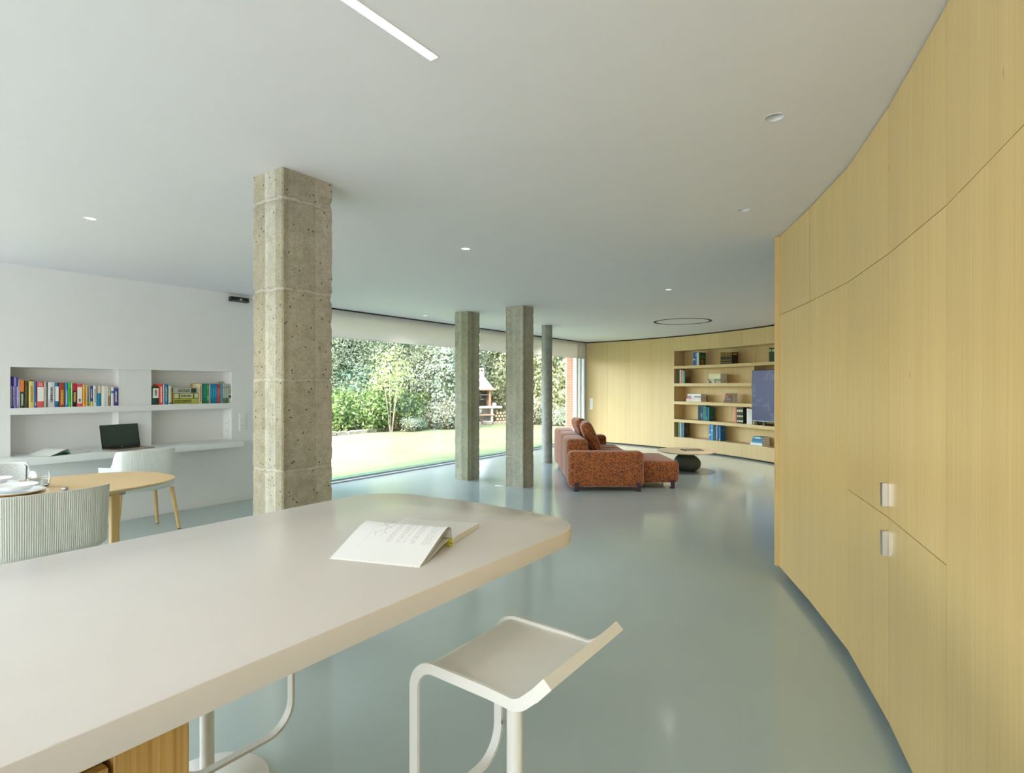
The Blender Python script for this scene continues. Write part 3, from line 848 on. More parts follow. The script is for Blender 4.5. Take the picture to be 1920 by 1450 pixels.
# house end pier outside the sliding door: single bricks
bp = thing('brick_pier', 'red brick pier of the house outside the sliding door', 'pier', (13.56, 7.30, -0.03), kind='thing')
obj('mortar_core', MB().box((0.008, 0.008, 0), (0.45, 0.40, 2.58)), M['house_mortar'], bp)
def brick_me(l, w, h, key):
    me = MB().bbox((0, 0, 0), (l, w, h), 0.004, 1).mesh('brick'); me.materials.append(M[key]); return me
b_h, b_s = brick_me(0.24, 0.115, 0.052, 'house_brick'), brick_me(0.115, 0.115, 0.052, 'house_brick')
for c in range(40):
    z = 0.012 + c * 0.0645
    if z > 2.5: break
    row = [(0.0, b_h), (0.252, b_s)] if c % 2 else [(0.0, b_s), (0.127, b_h)]
    for yy, me in row:
        o = bpy.data.objects.new('brick', me); COL.objects.link(o); o.parent = bp
        o.location = (0.115 + random.uniform(-0.002, 0.002), yy, z); o.rotation_euler = (0, 0, PI / 2)

# barbecue
BQ = on_px(908, 22.4)
bq = thing('barbecue', 'white-hooded brick garden barbecue with chimney and counters', 'barbecue', (BQ[0], BQ[1], -0.03), YAW - PI / 2 + 0.35)
px = 22.4 / FPX
def bqb(name, a, b, mm, bev=0.01): return obj(name, MB().bbox(a, b, bev, 1), M[mm], bq)
bqb('plinth', (-0.42, -0.02, 0), (-0.34, 0.5, 0.62), 'cast_concrete'); bqb('plinth', (0.28, -0.02, 0), (0.36, 0.5, 0.62), 'cast_concrete')
bqb('back_panel', (-0.34, 0.42, 0), (0.28, 0.5, 0.66), 'cast_concrete')
bqb('lower_shelf', (-0.40, -0.06, 0.33), (0.42, 0.45, 0.39), 'firebrick')
bqb('counter', (-0.70, -0.10, 0.62), (0.72, 0.5, 0.70), 'cast_concrete', 0.02)
bkm = brick_me(0.20, 0.09, 0.045, 'firebrick')
for sx in (-0.40, 0.20):
    for c in range(12):
        for yy in (0.02, 0.24):
            o = bpy.data.objects.new('brick', bkm); COL.objects.link(o); o.parent = bq
            o.location = (sx + 0.09 + (0.09 if False else 0), yy, 0.70 + c * 0.052); o.rotation_euler = (0, 0, PI / 2)
bqb('fire_back', (-0.31, 0.40, 0.70), (0.20, 0.46, 1.32), 'soot')
bqb('grill', (-0.31, 0.0, 1.14), (0.20, 0.40, 1.155), 'steel', 0.003)
bqb('lintel', (-0.52, -0.06, 1.32), (0.48, 0.5, 1.39), 'firebrick', 0.012)
mb = MB(); lo = [(-0.42, -0.02), (0.38, -0.02), (0.38, 0.46), (-0.42, 0.46)]; hi = [(-0.18, 0.12), (0.04, 0.12), (0.04, 0.32), (-0.18, 0.32)]
mb.add([(x, y, 1.39) for x, y in lo] + [(x, y, 1.86) for x, y in hi], [(3, 2, 1, 0), (4, 5, 6, 7), (0, 1, 5, 4), (1, 2, 6, 5), (2, 3, 7, 6), (3, 0, 4, 7)])
obj('hood', mb, M['cast_concrete'], bq)
bqb('chimney', (-0.17, 0.12, 1.86), (0.03, 0.32, 2.20), 'cast_concrete', 0.008)
heart = [(0, -0.045), (0.045, 0.005), (0.05, 0.025), (0.035, 0.04), (0.015, 0.038), (0, 0.022), (-0.015, 0.038), (-0.035, 0.04), (-0.05, 0.025), (-0.045, 0.005)]
mb = MB(); mb.add([(-0.07 + x, 0.117, 2.10 + z) for x, z in heart] + [(-0.07 + x, 0.125, 2.10 + z) for x, z in heart], [tuple(range(10)), tuple(range(19, 9, -1))] + [(i, (i + 1) % 10, 10 + (i + 1) % 10, 10 + i) for i in range(10)])
obj('heart_opening', mb, M['soot'], bq, label='dark heart-shaped smoke opening')
def on_bq(x, y, z):
    a = YAW - PI / 2 + 0.35
    return (BQ[0] + x * math.cos(a) - y * math.sin(a), BQ[1] + x * math.sin(a) + y * math.cos(a), z - 0.03)
def lump_obj(name, r, mm, loc, label, cat, seed):
    bm = blob((0, 0, r[2]), r, seed, 0.25)
    for v in bm.verts: v.co.z = max(v.co.z, 0.0)
    o = obj(name, MB().bm(bm), M[mm], None, 60); o.location = loc; tag(o, label, cat); return o
lump_obj('charcoal_bag', (0.14, 0.11, 0.15), 'bag_white', on_bq(-0.16, 0.15, 0.391), 'crumpled white bag on the lower shelf of the barbecue', 'bag', 3)
lump_obj('blue_bucket', (0.09, 0.09, 0.09), 'blue_plastic', on_bq(-0.2, 0.2, 0.005), 'blue bucket on the ground under the barbecue', 'bucket', 5)
lump_obj('stone_bowl', (0.09, 0.08, 0.07), 'cast_concrete', on_bq(0.44, 0.1, 0.701), 'small pale stone bowl on the barbecue counter', 'bowl', 9)
# firewood stacked right of the barbecue
for k in range(16):
    col_, row_ = k % 4, k // 4
    mb = MB().tube((0, 0, 0), (0, 0.32, 0), 0.050 + 0.007 * math.sin(k * 2.1), None, 9)
    o = obj('log', mb, M['log_bark']); 
    mb2 = MB().tube((0, -0.004, 0), (0, 0.001, 0), 0.045 + 0.007 * math.sin(k * 2.1), None, 9)
    obj('cut_face', mb2, M['log_end'], o, label='pale sawn end')
    o.location = on_bq(0.50 + col_ * 0.125 + 0.06 * (row_ % 2), 0.02, 0.075 + row_ * 0.118)
    o.rotation_euler = (0, 0, YAW - PI / 2 + 0.35 + 0.05 * math.sin(k * 3.3))
    tag(o, 'firewood log, %s in the %s row of the stack right of the barbecue' % (('leftmost', 'second from left', 'third from left', 'rightmost')[col_], ('bottom', 'second', 'third', 'top')[row_]), 'log', 'firewood logs beside the barbecue')
#SPLIT
# ------------------------------------------------------------------ ceiling fittings
lin = thing('linear_light', 'long recessed white linear ceiling light, lit', 'ceiling light', (0, 0, 0))
obj('diffuser', MB().box((S0[0], S0[1] + 0.001, 2.604), (S1[0] - 0.003, S1[1] - 0.003, 2.612)), M['led_strip'], lin)
mb = MB().box((S0[0], S0[1] - 0.004, 2.597), (S1[0] + 0.004, S0[1], 2.62)).box((S0[0], S1[1], 2.597), (S1[0] + 0.004, S1[1] + 0.004, 2.62)).box((S1[0], S0[1], 2.597), (S1[0] + 0.004, S1[1], 2.62))
mb.box((S0[0], S0[1], 2.612), (S1[0], S1[1], 2.66))
obj('housing', mb, M['white_frame'], lin)
DLAB = ['small recessed downlight over the dining table, left of the thick column', 'small recessed downlight in the middle of the ceiling right of the thick column', 'small recessed downlight in front of the black ceiling ring', 'small recessed downlight near the first roller blind', 'small recessed downlight near the round column and the second blind', 'recessed downlight closest to the tall oak doors, largest of the row', 'recessed downlight along the oak wardrobes, further back', 'small recessed downlight beyond the wardrobe end, nearer, added unseen of two by the bookcase', 'small recessed downlight beyond the wardrobe end, farther, added unseen of two by the bookcase']  # the two beyond the wardrobe end are unseen, added to brighten the living area
proto = None
for (x, y), lab in zip(DOWNW, DLAB):
    if proto is None:
        t = thing('downlight', lab, 'ceiling light', (x, y, H), 0, 'recessed downlights')
        cup = [(0.0378, -0.0015), (0.0405, -0.0015), (0.0405, 0.004), (0.0378, 0.004), (0.036, 0.05), (0.015, 0.055)]
        obj('housing', MB().lathe(cup, 28, cap=False), M['white_plastic'], t, 50)
        obj('lens', MB().lathe([(0.001, 0.054), (0.0155, 0.054), (0.0155, 0.057), (0.001, 0.057)], 20), M['led_spot'], t)
        proto = t
    else:
        t = proto.copy(); COL.objects.link(t); t.location = (x, y, H); t['label'] = lab
        for ch in proto.children:
            c = ch.copy(); COL.objects.link(c); c.parent = t
            if lab.startswith('recessed') and ch.name.startswith('lens'):
                c.data = ch.data.copy(); c.data.materials[0] = M['white_plastic']
RG = at(1279.5, 603, H)
obj_ring = obj('ceiling_ring', MB().lathe([(0.455, -0.004), (0.50, -0.004), (0.50, 0.0), (0.455, 0.0), (0.455, -0.004)], 72, (RG[0], RG[1], H), cap=False), M['dark_gap'])
tag(obj_ring, 'thin black ring set in the ceiling above the round coffee table', 'ceiling ring')
for (x, y), lab in zip(DOWNW, DLAB):
    if lab.startswith('small'):
        l = bpy.data.lights.new('downlight_lamp', 'SPOT'); l.energy = LAMP_DOWN * (2.6 if 'beyond' in lab else 1.0); l.spot_size = math.radians(125); l.spot_blend = 0.9; l.shadow_soft_size = 0.03; l.color = (1, 0.95, 0.88)
        o = bpy.data.objects.new('downlight_lamp', l); o.location = (x, y, H - 0.006); COL.objects.link(o)

# ------------------------------------------------------------------ concrete columns
def column(name, x0, x1, y0, y1, mm, joints, label, seed, chip=0.010):
    t = thing(name, label, 'column', ((x0 + x1) / 2, (y0 + y1) / 2, 0), kind='thing')
    hx, hy = (x1 - x0) / 2, (y1 - y0) / 2
    k = 12; c = 0.008
    side = lambda p, q: [(p[0] + (q[0] - p[0]) * i / k, p[1] + (q[1] - p[1]) * i / k) for i in range(k)]
    ring = side((-hx + c, -hy), (hx - c, -hy)) + [(hx - c, -hy)] + side((hx, -hy + c), (hx, hy - c)) + [(hx, hy - c)] + side((hx - c, hy), (-hx + c, hy)) + [(-hx + c, hy)] + side((-hx, hy - c), (-hx, -hy + c)) + [(-hx, -hy + c)]
    n = len(ring); vs = []; fs = []
    zs = sorted(set([round(H * j / 110, 4) for j in range(111)] + [round(q + e, 4) for q in joints for e in (-0.024, -0.016, -0.009, -0.004, 0.0, 0.004, 0.009, 0.016, 0.024) if 0 < q + e < H]))
    nz = len(zs) - 1
    for z in zs:
        lift = sum(1 for q in joints if z > q)
        for (x, y) in ring:
            p = Vector((x, y, z)); r = 0.0
            jd = min([abs(z - q - 0.012 * mnoise.noise(Vector((x * 6, y * 6, q + seed)))) for q in joints] + [9])
            if jd < 0.016: r -= 0.0065 * (1 - jd / 0.016) * (0.4 + 1.3 * abs(mnoise.noise(p * 16 + Vector((seed, 0, 0)))))
            r += 0.0012 * mnoise.noise(p * 5 + Vector((seed, 1, 2))) + 0.0008 * math.sin(lift * 2.1 + seed)
            ce = min(hx - abs(x), hy - abs(y)) if False else max(0.0, (abs(x) - hx + 0.02) / 0.02) * max(0.0, (abs(y) - hy + 0.02) / 0.02)
            if ce > 0:
                ch = mnoise.noise(Vector((0, 0, z * 22 + seed * 3 + (x > 0) * 7 + (y > 0) * 13)))
                r -= ce * chip * max(0.0, ch + 0.1) * (1.8 if jd < 0.04 else 1.0)
            L = math.hypot(x / hx, y / hy)
            vs.append((x + (x / hx) * r, y + (y / hy) * r, z))
    for j in range(nz):
        for i in range(n):
            fs.append((j * n + i, j * n + (i + 1) % n, (j + 1) * n + (i + 1) % n, (j + 1) * n + i))
    mb = MB().add(vs, fs)
    obj('shaft', mb, M[mm], t, 35)
    return t
column('concrete_column', 1.778, 2.098, 2.710, 2.992, 'concrete_a', [2.446, 1.963, 1.481, 0.997, 0.514, 0.04], 'thick weathered concrete column nearest the island, with pour joints and air holes', 2.3, 0.012)
column('concrete_column', 6.815, 7.105, 5.575, 5.845, 'concrete_b', [1.2], 'greenish square concrete column, left of the pair by the glazing', 5.1, 0.016)
column('concrete_column', 6.770, 7.050, 4.530, 4.840, 'concrete_c', [2.49, 1.98, 1.468, 0.944, 0.436], 'square concrete column with horizontal joints, right of the pair by the glazing', 9.7, 0.010)
t = thing('round_column', 'slim round grey concrete column behind the rust sofa', 'column', (9.277, 5.666, 0), kind='thing')
obj('shaft', MB().lathe([(0.1, H * j / 30) for j in range(31)], 32), M['concrete_d'], t, 40)
tag(obj('column_collar', MB().box((6.70, 4.86, 0.0), (6.76, 4.99, 0.002)), M['white_plastic']), 'thin white floor strip beside the base of the right square column', 'floor strip')

# ------------------------------------------------------------------ roller blinds
def blind(x0, x1, label):
    t = thing('roller_blind', label, 'blind', ((x0 + x1) / 2, 7.0, 2.165), 0, 'roller blinds')
    w = (x1 - x0) / 2
    obj('fabric', MB().box((-w, -0.002, 0.018), (w, 0.002, 0.46)), M['blind_fabric'], t)
    obj('bottom_bar', MB().bbox((-w, -0.006, 0.0), (w, 0.006, 0.022), 0.003, 1), M['blind_fabric'], t)
    obj('gap_shade', MB().box((-w, -0.026, 0.417), (w, -0.008, 0.434)), M['dark_gap'], t)  # dark strip put in for the shade of the ceiling slot
    obj('roller', MB().tube((-w, 0.02, 0.47), (w, 0.02, 0.47), 0.022), M['white_frame'], t)
blind(4.76, 8.885, 'long white roller blind over the left and larger glazing, half lowered')
blind(8.925, 13.42, 'white roller blind over the far glazing, ending at the oak wall')

# ------------------------------------------------------------------ island counter and its cabinet
def rounded(pts, rads, seg=12):
    out = []; n = len(pts)
    for i in range(n):
        p = Vector(pts[i]); a = (Vector(pts[i - 1]) - p).normalized(); b = (Vector(pts[(i + 1) % n]) - p).normalized(); r = rads[i]
        if r == 0: out.append(p); continue
        th = a.angle(b); L = r / math.tan(th / 2); c = p + (a + b).normalized() * (r / math.sin(th / 2))
        s = p + a * L - c; e = p + b * L - c
        a0 = math.atan2(s.y, s.x); a1 = math.atan2(e.y, e.x); da = (a1 - a0 + PI) % (2 * PI) - PI
        out += [c + Vector((math.cos(a0 + da * k / seg), math.sin(a0 + da * k / seg))) * r for k in range(seg + 1)]
    return out
def slab_bev(poly, z0, z1, bev=0.004, seg=2):
    bm = bmesh.new(); vs = [bm.verts.new((p[0], p[1], z0)) for p in poly]; f = bm.faces.new(vs)
    r = bmesh.ops.extrude_face_region(bm, geom=[f]); top = [v for v in r['geom'] if isinstance(v, bmesh.types.BMVert)]
    for v in top: v.co.z = z1
    bm.normal_update()
    ed = [e for e in bm.edges if abs(e.verts[0].co.z - e.verts[1].co.z) < 1e-6]
    bmesh.ops.bevel(bm, geom=ed, offset=bev, segments=seg, affect='EDGES', profile=0.5)
    return MB().bm(bm)
poly = rounded([(-1.7, 1.030), (1.985, 1.030), (2.045, 1.60), (1.995, 2.205), (-1.7, 2.205)], [0, 0.20, 1.6, 0.22, 0], 14)
isl = obj('island_counter', slab_bev(poly, 0.86, 0.92, 0.005), M['stone_top'], None, 30)
tag(isl, 'large pale cream island worktop with rounded corners in the foreground', 'counter')
ic = thing('island_cabinet', 'warm oak base cabinet under the cream island worktop', 'cabinet', (-0.6, 1.6, 0))
obj('body', MB().box((-1.05, -0.50, 0.06), (0.99, 0.56, 0.858)), M['oak_shade_tone'], ic)
obj('filler_panel', MB().bbox((0.998, -0.525, 0.0), (1.118, 0.56, 0.86), 0.0015, 1), M['oak_shade_tone'], ic)
for k in range(3):
    x1 = 0.990 - k * 0.68
    for z0, z1 in ((0.07, 0.44), (0.445, 0.824)):
        obj('drawer', MB().bbox((x1 - 0.675, -0.527, z0), (x1, -0.505, z1), 0.0015, 1), M['oak_shade_tone'], ic)
obj('plinth', MB().box((-1.0, -0.46, 0), (0.99, 0.5, 0.06)), M['dark_gap'], ic)

# ------------------------------------------------------------------ bar stools
def arc_pts(cx, cz, r, a0, a1, n):
    return [(cx + r * math.cos(a0 + (a1 - a0) * k / n), cz + r * math.sin(a0 + (a1 - a0) * k / n)) for k in range(n + 1)]
def make_stool(label):
    t = thing('bar_stool', label, 'stool', (0, 0, 0), 0, 'white bar stools')
    w = 0.200; zf = 0.205; rb = 0.10
    # side profile of the seat rails in (y, z); y + = front
    prof = [(0.205, zf + rb), (0.205, 0.595)] + arc_pts(0.135, 0.598, 0.070, 0.0, PI / 2, 8)[0:] + [(-0.06, 0.662)] + arc_pts(-0.125, 0.722, 0.066, -PI / 2 - 0.05, -PI / 2 - 0.80, 7) + [(-0.20, 0.700), (-0.236, 0.738)]
    for sx in (-1, 1):
        obj('seat_rail', MB().sweep([(sx * w, y, z) for y, z in prof], 0.010, 0.030, (1, 0, 0)), M['stool_white'], t, 30)
    # loop: both front legs turn into the footrest bar
    left = [(-w, 0.205, zf + rb + 0.012)] + [(-w + rb - rb * math.cos(a), 0.205, zf + rb - rb * math.sin(a)) for a in np.linspace(0, PI / 2, 9)]
    right = [(-x, y, z) for x, y, z in left[::-1]]
    obj('footrest', MB().sweep(left + right, 0.030, 0.010, (0, 1, 0)), M['stool_white'], t, 30)
    seat = arc_pts(0.135, 0.598, 0.074, 0.75, PI / 2, 7) + [(-0.06, 0.667)] + arc_pts(-0.125, 0.727, 0.062, -PI / 2 - 0.05, -PI / 2 - 0.80, 7) + [(-0.197, 0.7055), (-0.224, 0.733)]
    mb = MB(); vs = []; n = len(seat)
    for x in (-w + 0.0052, w - 0.0052):
        vs += [(x, y, z) for y, z in seat]
    for x in (-w + 0.0052, w - 0.0052):
        vs += [(x, y, z - 0.012) for y, z in seat]
    fs = [(i, i + 1, n + i + 1, n + i) for i in range(n - 1)] + [(2 * n + i, 3 * n + i, 3 * n + i + 1, 2 * n + i + 1) for i in range(n - 1)]
    for o_ in (0, n): fs += [(o_ + i, o_ + i + 1, 2 * n + o_ + i + 1, 2 * n + o_ + i) for i in range(n - 1)]
    for i in (0, n - 1): fs.append((i, n + i, 3 * n + i, 2 * n + i))
    obj('seat', mb.add(vs, fs), M['stool_white'], t, 35)
    obj('back_bar', MB().add([(x, y, z) for x in (-w - 0.0055, w + 0.0055) for y, z in ((-0.205, 0.683), (-0.184, 0.704), (-0.226, 0.7475), (-0.2475, 0.728))], [(0, 1, 2, 3), (7, 6, 5, 4), (0, 4, 5, 1), (1, 5, 6, 2), (2, 6, 7, 3), (3, 7, 4, 0)]), M['stool_white'], t)
    obj('under_plate', MB().bbox((-0.13, -0.1, 0.628), (0.13, 0.1, 0.652), 0.006, 1), M['stool_white'], t)
    obj('pole', MB().lathe([(0.0235, 0.01), (0.0235, 0.60), (0.0225, 0.602), (0.0225, 0.64)], 32), M['stool_white'], t, 40)
    obj('base', MB().lathe([(0.205, 0.0), (0.207, 0.003), (0.206, 0.009), (0.203, 0.0115), (0.03, 0.013), (0.026, 0.018)], 64), M['stool_white'], t, 40)
    return t
def copy_tree(o, parent=None):
    c = o.copy(); COL.objects.link(c)
    if parent is not None: c.parent = parent
    for ch in o.children: copy_tree(ch, c)
    return c
st = make_stool('white bar stool pulled up to the near side of the island, seat fully visible')
st.location = (1.368, 0.945, 0)
s2 = copy_tree(st); s2.location = (1.057, 2.066, 0); s2.rotation_euler = (0, 0, PI)
s2['label'] = 'white bar stool behind the island, footrest, pole and round base showing below it'

# ------------------------------------------------------------------ open books
def uv_sheet(name, prof, y0, y1, m, parent, us, t=0.0012, ny=14):
    """page sheet with UV: u given per profile point, v along the spine"""
    mb = MB().sheet(prof, y0, y1, t, ny)
    me = mb.mesh(name); me.materials.append(m); smooth(me, 60)
    uv = me.uv_layers.new(name='uv'); n = len(prof)
    for lp in me.loops:
        i = lp.vertex_index; q = i % (n * (ny + 1))
        uv.data[lp.index].uv = (us[q % n], (q // n) / ny)
    o = bpy.data.objects.new(name, me); COL.objects.link(o); o.parent = parent; return o
def spline(pts, n=26):
    P = [Vector(p) for p in pts]; out = []
    for i in range(len(P) - 1):
        p0, p1, p2, p3 = P[max(i - 1, 0)], P[i], P[i + 1], P[min(i + 2, len(P) - 1)]
        m = max(2, n // (len(P) - 1))
        for k in range(m):
            s = k / m
            out.append(tuple(0.5 * (2 * p1 + (p2 - p0) * s + (2 * p0 - 5 * p1 + 4 * p2 - p3) * s * s + (3 * p1 - p0 - 3 * p2 + p3) * s ** 3)))
    out.append(tuple(P[-1])); return out
def open_book(label, loc, rz, L, wl, wr, cover_m, arch, page_m, print_it=True, inner=None):
    t = thing('open_book', label, 'book', loc, rz)
    top = spline([(-wl, 0.003), (-wl * 0.75, arch * 0.35), (-wl * 0.45, arch * 0.74), (-wl * 0.22, arch * 0.97), (-wl * 0.10, arch * 1.0), (-0.004, arch * 0.80), (0.0, arch * 0.42), (-0.001, arch * 0.10)], 40)
    s = [0.0]
    for a, b in zip(top, top[1:]): s.append(s[-1] + math.hypot(b[0] - a[0], b[1] - a[1]))
    us = [q / s[-1] for q in s]
    uv_sheet('left_page', top, 0.0, L, M['printed_page'] if print_it else M[page_m], t, us, 0.0014)
    low = spline([(-wl * 0.96, 0.0022), (-wl * 0.75, arch * 0.24), (-wl * 0.45, arch * 0.58), (-wl * 0.22, arch * 0.82), (-wl * 0.10, arch * 0.88), (-0.010, arch * 0.72), (-0.004, arch * 0.40)], 30)
    obj('under_pages', MB().sheet(low, 0.001, L - 0.001, 0.0012), M[page_m], t, 60)
    cov = spline([(-wl - 0.004, 0.0012), (-wl * 0.7, arch * 0.12), (-wl * 0.35, arch * 0.33), (-0.02, arch * 0.40)], 18)
    cb = obj('cover', MB().sheet(cov, -0.001, L + 0.001, 0.0010).box((0, -0.001, 0), (wr + 0.004, L + 0.001, 0.0008)), M[inner or cover_m], t)
    obj('spine', MB().box((-0.018, -0.001, 0.0), (0.0, 0.0015, arch * 0.39)).box((-0.0015, 0, 0.0), (0.0, L, arch * 0.39)), M[cover_m], t)
    rt = spline([(0.0, 0.003), (0.018, 0.017), (0.05, 0.021), (wr * 0.6, 0.018), (wr * 0.97, 0.0165), (wr, 0.0155)], 24)
    n = len(rt); vs = [(x, 0.001, z) for x, z in rt] + [(x, L - 0.001, z) for x, z in rt] + [(x, 0.001, 0.0012) for x, z in rt] + [(x, L - 0.001, 0.0012) for x, z in rt]
    fs = [(i, i + 1, n + i + 1, n + i) for i in range(n - 1)] + [(2 * n + i, 3 * n + i, 3 * n + i + 1, 2 * n + i + 1) for i in range(n - 1)]
    fs += [(i, 2 * n + i, 2 * n + i + 1, i + 1) for i in range(n - 1)] + [(n + i, n + i + 1, 3 * n + i + 1, 3 * n + i) for i in range(n - 1)] + [(n - 1, 2 * n - 1, 4 * n - 1, 3 * n - 1)]
    obj('right_pages', MB().add(vs, fs), M['paper'], t, 40)
    return t
m_plain('cover_yellow', (0.62, 0.60, 0.06, 1), 0.5, None, 0.05)
m_plain('cover_green', (0.03, 0.26, 0.15, 1), 0.5, None, 0.1)
ob = open_book('open paperback with arched printed pages and yellow-green cover on the island worktop', (1.436, 1.243, 0.9202), math.radians(18), 0.30, 0.237, 0.255, 'cover_yellow', 0.068, 'page_white', True, 'paper')
obj('spine_lettering', MB().box((-0.015, -0.0016, 0.008), (-0.012, -0.001, 0.013)).box((-0.011, -0.0016, 0.008), (-0.0075, -0.001, 0.013)).box((-0.005, -0.0016, 0.009), (-0.003, -0.001, 0.012)), M['dark_plastic'], ob)
open_book('open book with white pages and a green cover lying on the white wall desk', (2.12, 6.735, 0.7852), math.radians(24), 0.26, 0.205, 0.24, 'cover_green', 0.052, 'page_white', False)
#SPLIT
# ------------------------------------------------------------------ wall desk, laptop, small wall fittings
DZ = 0.785
poly = [(0.97, 6.60)] + [tuple(p) for p in rounded([(3.70, 6.60), (3.845, 6.60), (3.845, 7.148), (3.70, 7.148)], [0, 0.06, 0, 0], 8)][1:-1] + [ (NX0 + 0.002, 7.148), (NX0 + 0.002, 6.945), (0.97, 6.945)]
dk = obj('wall_desk', slab_bev(poly, DZ - 0.062, DZ, 0.004), M['white_lacquer'], None, 30)
tag(dk, 'long white wall-hung desk shelf below the book niches', 'desk')

lp = thing('laptop', 'open laptop with dark screen on the white wall desk', 'laptop', (2.615, 6.865, DZ), math.radians(11))
obj('base', MB().bbox((-0.195, -0.245, 0.001), (0.195, 0.0, 0.016), 0.004, 2), M['laptop_alu'], lp)
obj('keyboard', MB().box((-0.165, -0.13, 0.0155), (0.165, -0.02, 0.0168)), M['dark_plastic'], lp)
obj('touchpad', MB().box((-0.055, -0.225, 0.0155), (0.055, -0.145, 0.0165)), M['laptop_alu'], lp)
a = math.radians(11)
def scr(x0, x1, s0, s1, t0, t1):
    P = lambda x, s, t: (x, s * math.sin(a) + t * math.cos(a), 0.014 + s * math.cos(a) - t * math.sin(a))
    v = [P(x, s, t) for t in (t0, t1) for s in (s0, s1) for x in (x0, x1)]
    return MB().add(v, [(0, 1, 3, 2), (4, 6, 7, 5), (0, 4, 5, 1), (2, 3, 7, 6), (0, 2, 6, 4), (1, 5, 7, 3)])
ld = obj('lid', scr(-0.195, 0.195, 0.0, 0.248, -0.004, 0.003), M['dark_plastic'], lp)
m_plain('screen_off', (0.04, 0.058, 0.046, 1), 0.12, None, 0.03)
obj('display', scr(-0.186, 0.186, 0.024, 0.242, -0.0048, -0.0038), M['screen_off'], ld, label='dark grey-green switched-off display')
obj('logo', MB().bm((lambda bm: (bmesh.ops.create_circle(bm, cap_ends=True, radius=0.006, segments=16), [setattr(v, 'co', Vector((v.co.x, (0.013 + v.co.y) * math.sin(a) - 0.0055 * math.cos(a), 0.014 + (0.013 + v.co.y) * math.cos(a) + 0.0055 * math.sin(a)))) for v in bm.verts], bm)[-1])(bmesh.new())), M['steel'], ld)

sw = thing('switch_plate', 'white triple wall switch plate beside the desk niche', 'switch', (3.997, YW, 0.997))
obj('plate', MB().bbox((-0.048, -0.009, -0.112), (0.048, 0.0, 0.112), 0.003, 1), M['white_plastic'], sw)
for k in range(3):
    obj('rocker', MB().bbox((-0.036, -0.014, -0.104 + k * 0.071), (0.036, -0.008, -0.039 + k * 0.071), 0.002, 1), M['white_plastic'], sw)
ss = thing('wall_sensor', 'black wall-mounted sensor box with a small white mark high on the white wall', 'sensor', (3.935, YW, 2.532))
obj('case', MB().bbox((-0.118, -0.062, -0.029), (0.118, 0.0, 0.029), 0.006, 2), M['dark_plastic'], ss)
mk = [(-0.022, -0.008), (0.022, -0.008), (0.022, -0.002), (0.007, 0.000), (0.005, 0.014), (-0.005, 0.014), (-0.007, 0.0), (-0.022, -0.002)]
mb = MB().add([(x + 0.01, -0.0632, z) for x, z in mk] + [(x + 0.01, -0.0615, z) for x, z in mk], [tuple(range(8)), tuple(range(15, 7, -1))] + [(i, (i + 1) % 8, 8 + (i + 1) % 8, 8 + i) for i in range(8)])
obj('mark', mb, M['page_white'], ss, label='small white emblem')
obj('groove', MB().box((-0.10, -0.0628, -0.021), (0.10, -0.0615, -0.018)), M['grey_frame'], ss)
ap = thing('access_panel', 'flush white access panel in the wall under the desk', 'panel', (3.37, YW, 0.585))
obj('plate', MB().bbox((-0.12, -0.004, -0.10), (0.12, 0.0, 0.10), 0.0015, 1), M['wall_paint'], ap)
for sx in (-1, 1):
    for sz in (-1, 1): obj('screw', MB().tube((sx * 0.105, -0.0052, sz * 0.085), (sx * 0.105, -0.003, sz * 0.085), 0.005, None, 10), M['grey_frame'], ap)
for k, (zz, lab) in enumerate(((0.985, 'white double socket in the side of the right desk niche, upper one'), (0.875, 'white socket in the side of the right desk niche, lower one'))):
    so_ = thing('wall_socket', lab, 'socket', (NX1, 7.06, zz))
    obj('plate', MB().bbox((-0.008, -0.04, -0.04), (0.0, 0.04, 0.04), 0.002, 1), M['white_plastic'], so_)
    for yy, z2 in ((-0.012, 0), (0.012, 0)) if k == 0 else ((0.0, 0.012),):
        obj('hole', MB().tube((-0.0088, yy, z2), (-0.007, yy, z2), 0.005, None, 10), M['dark_plastic'], so_)

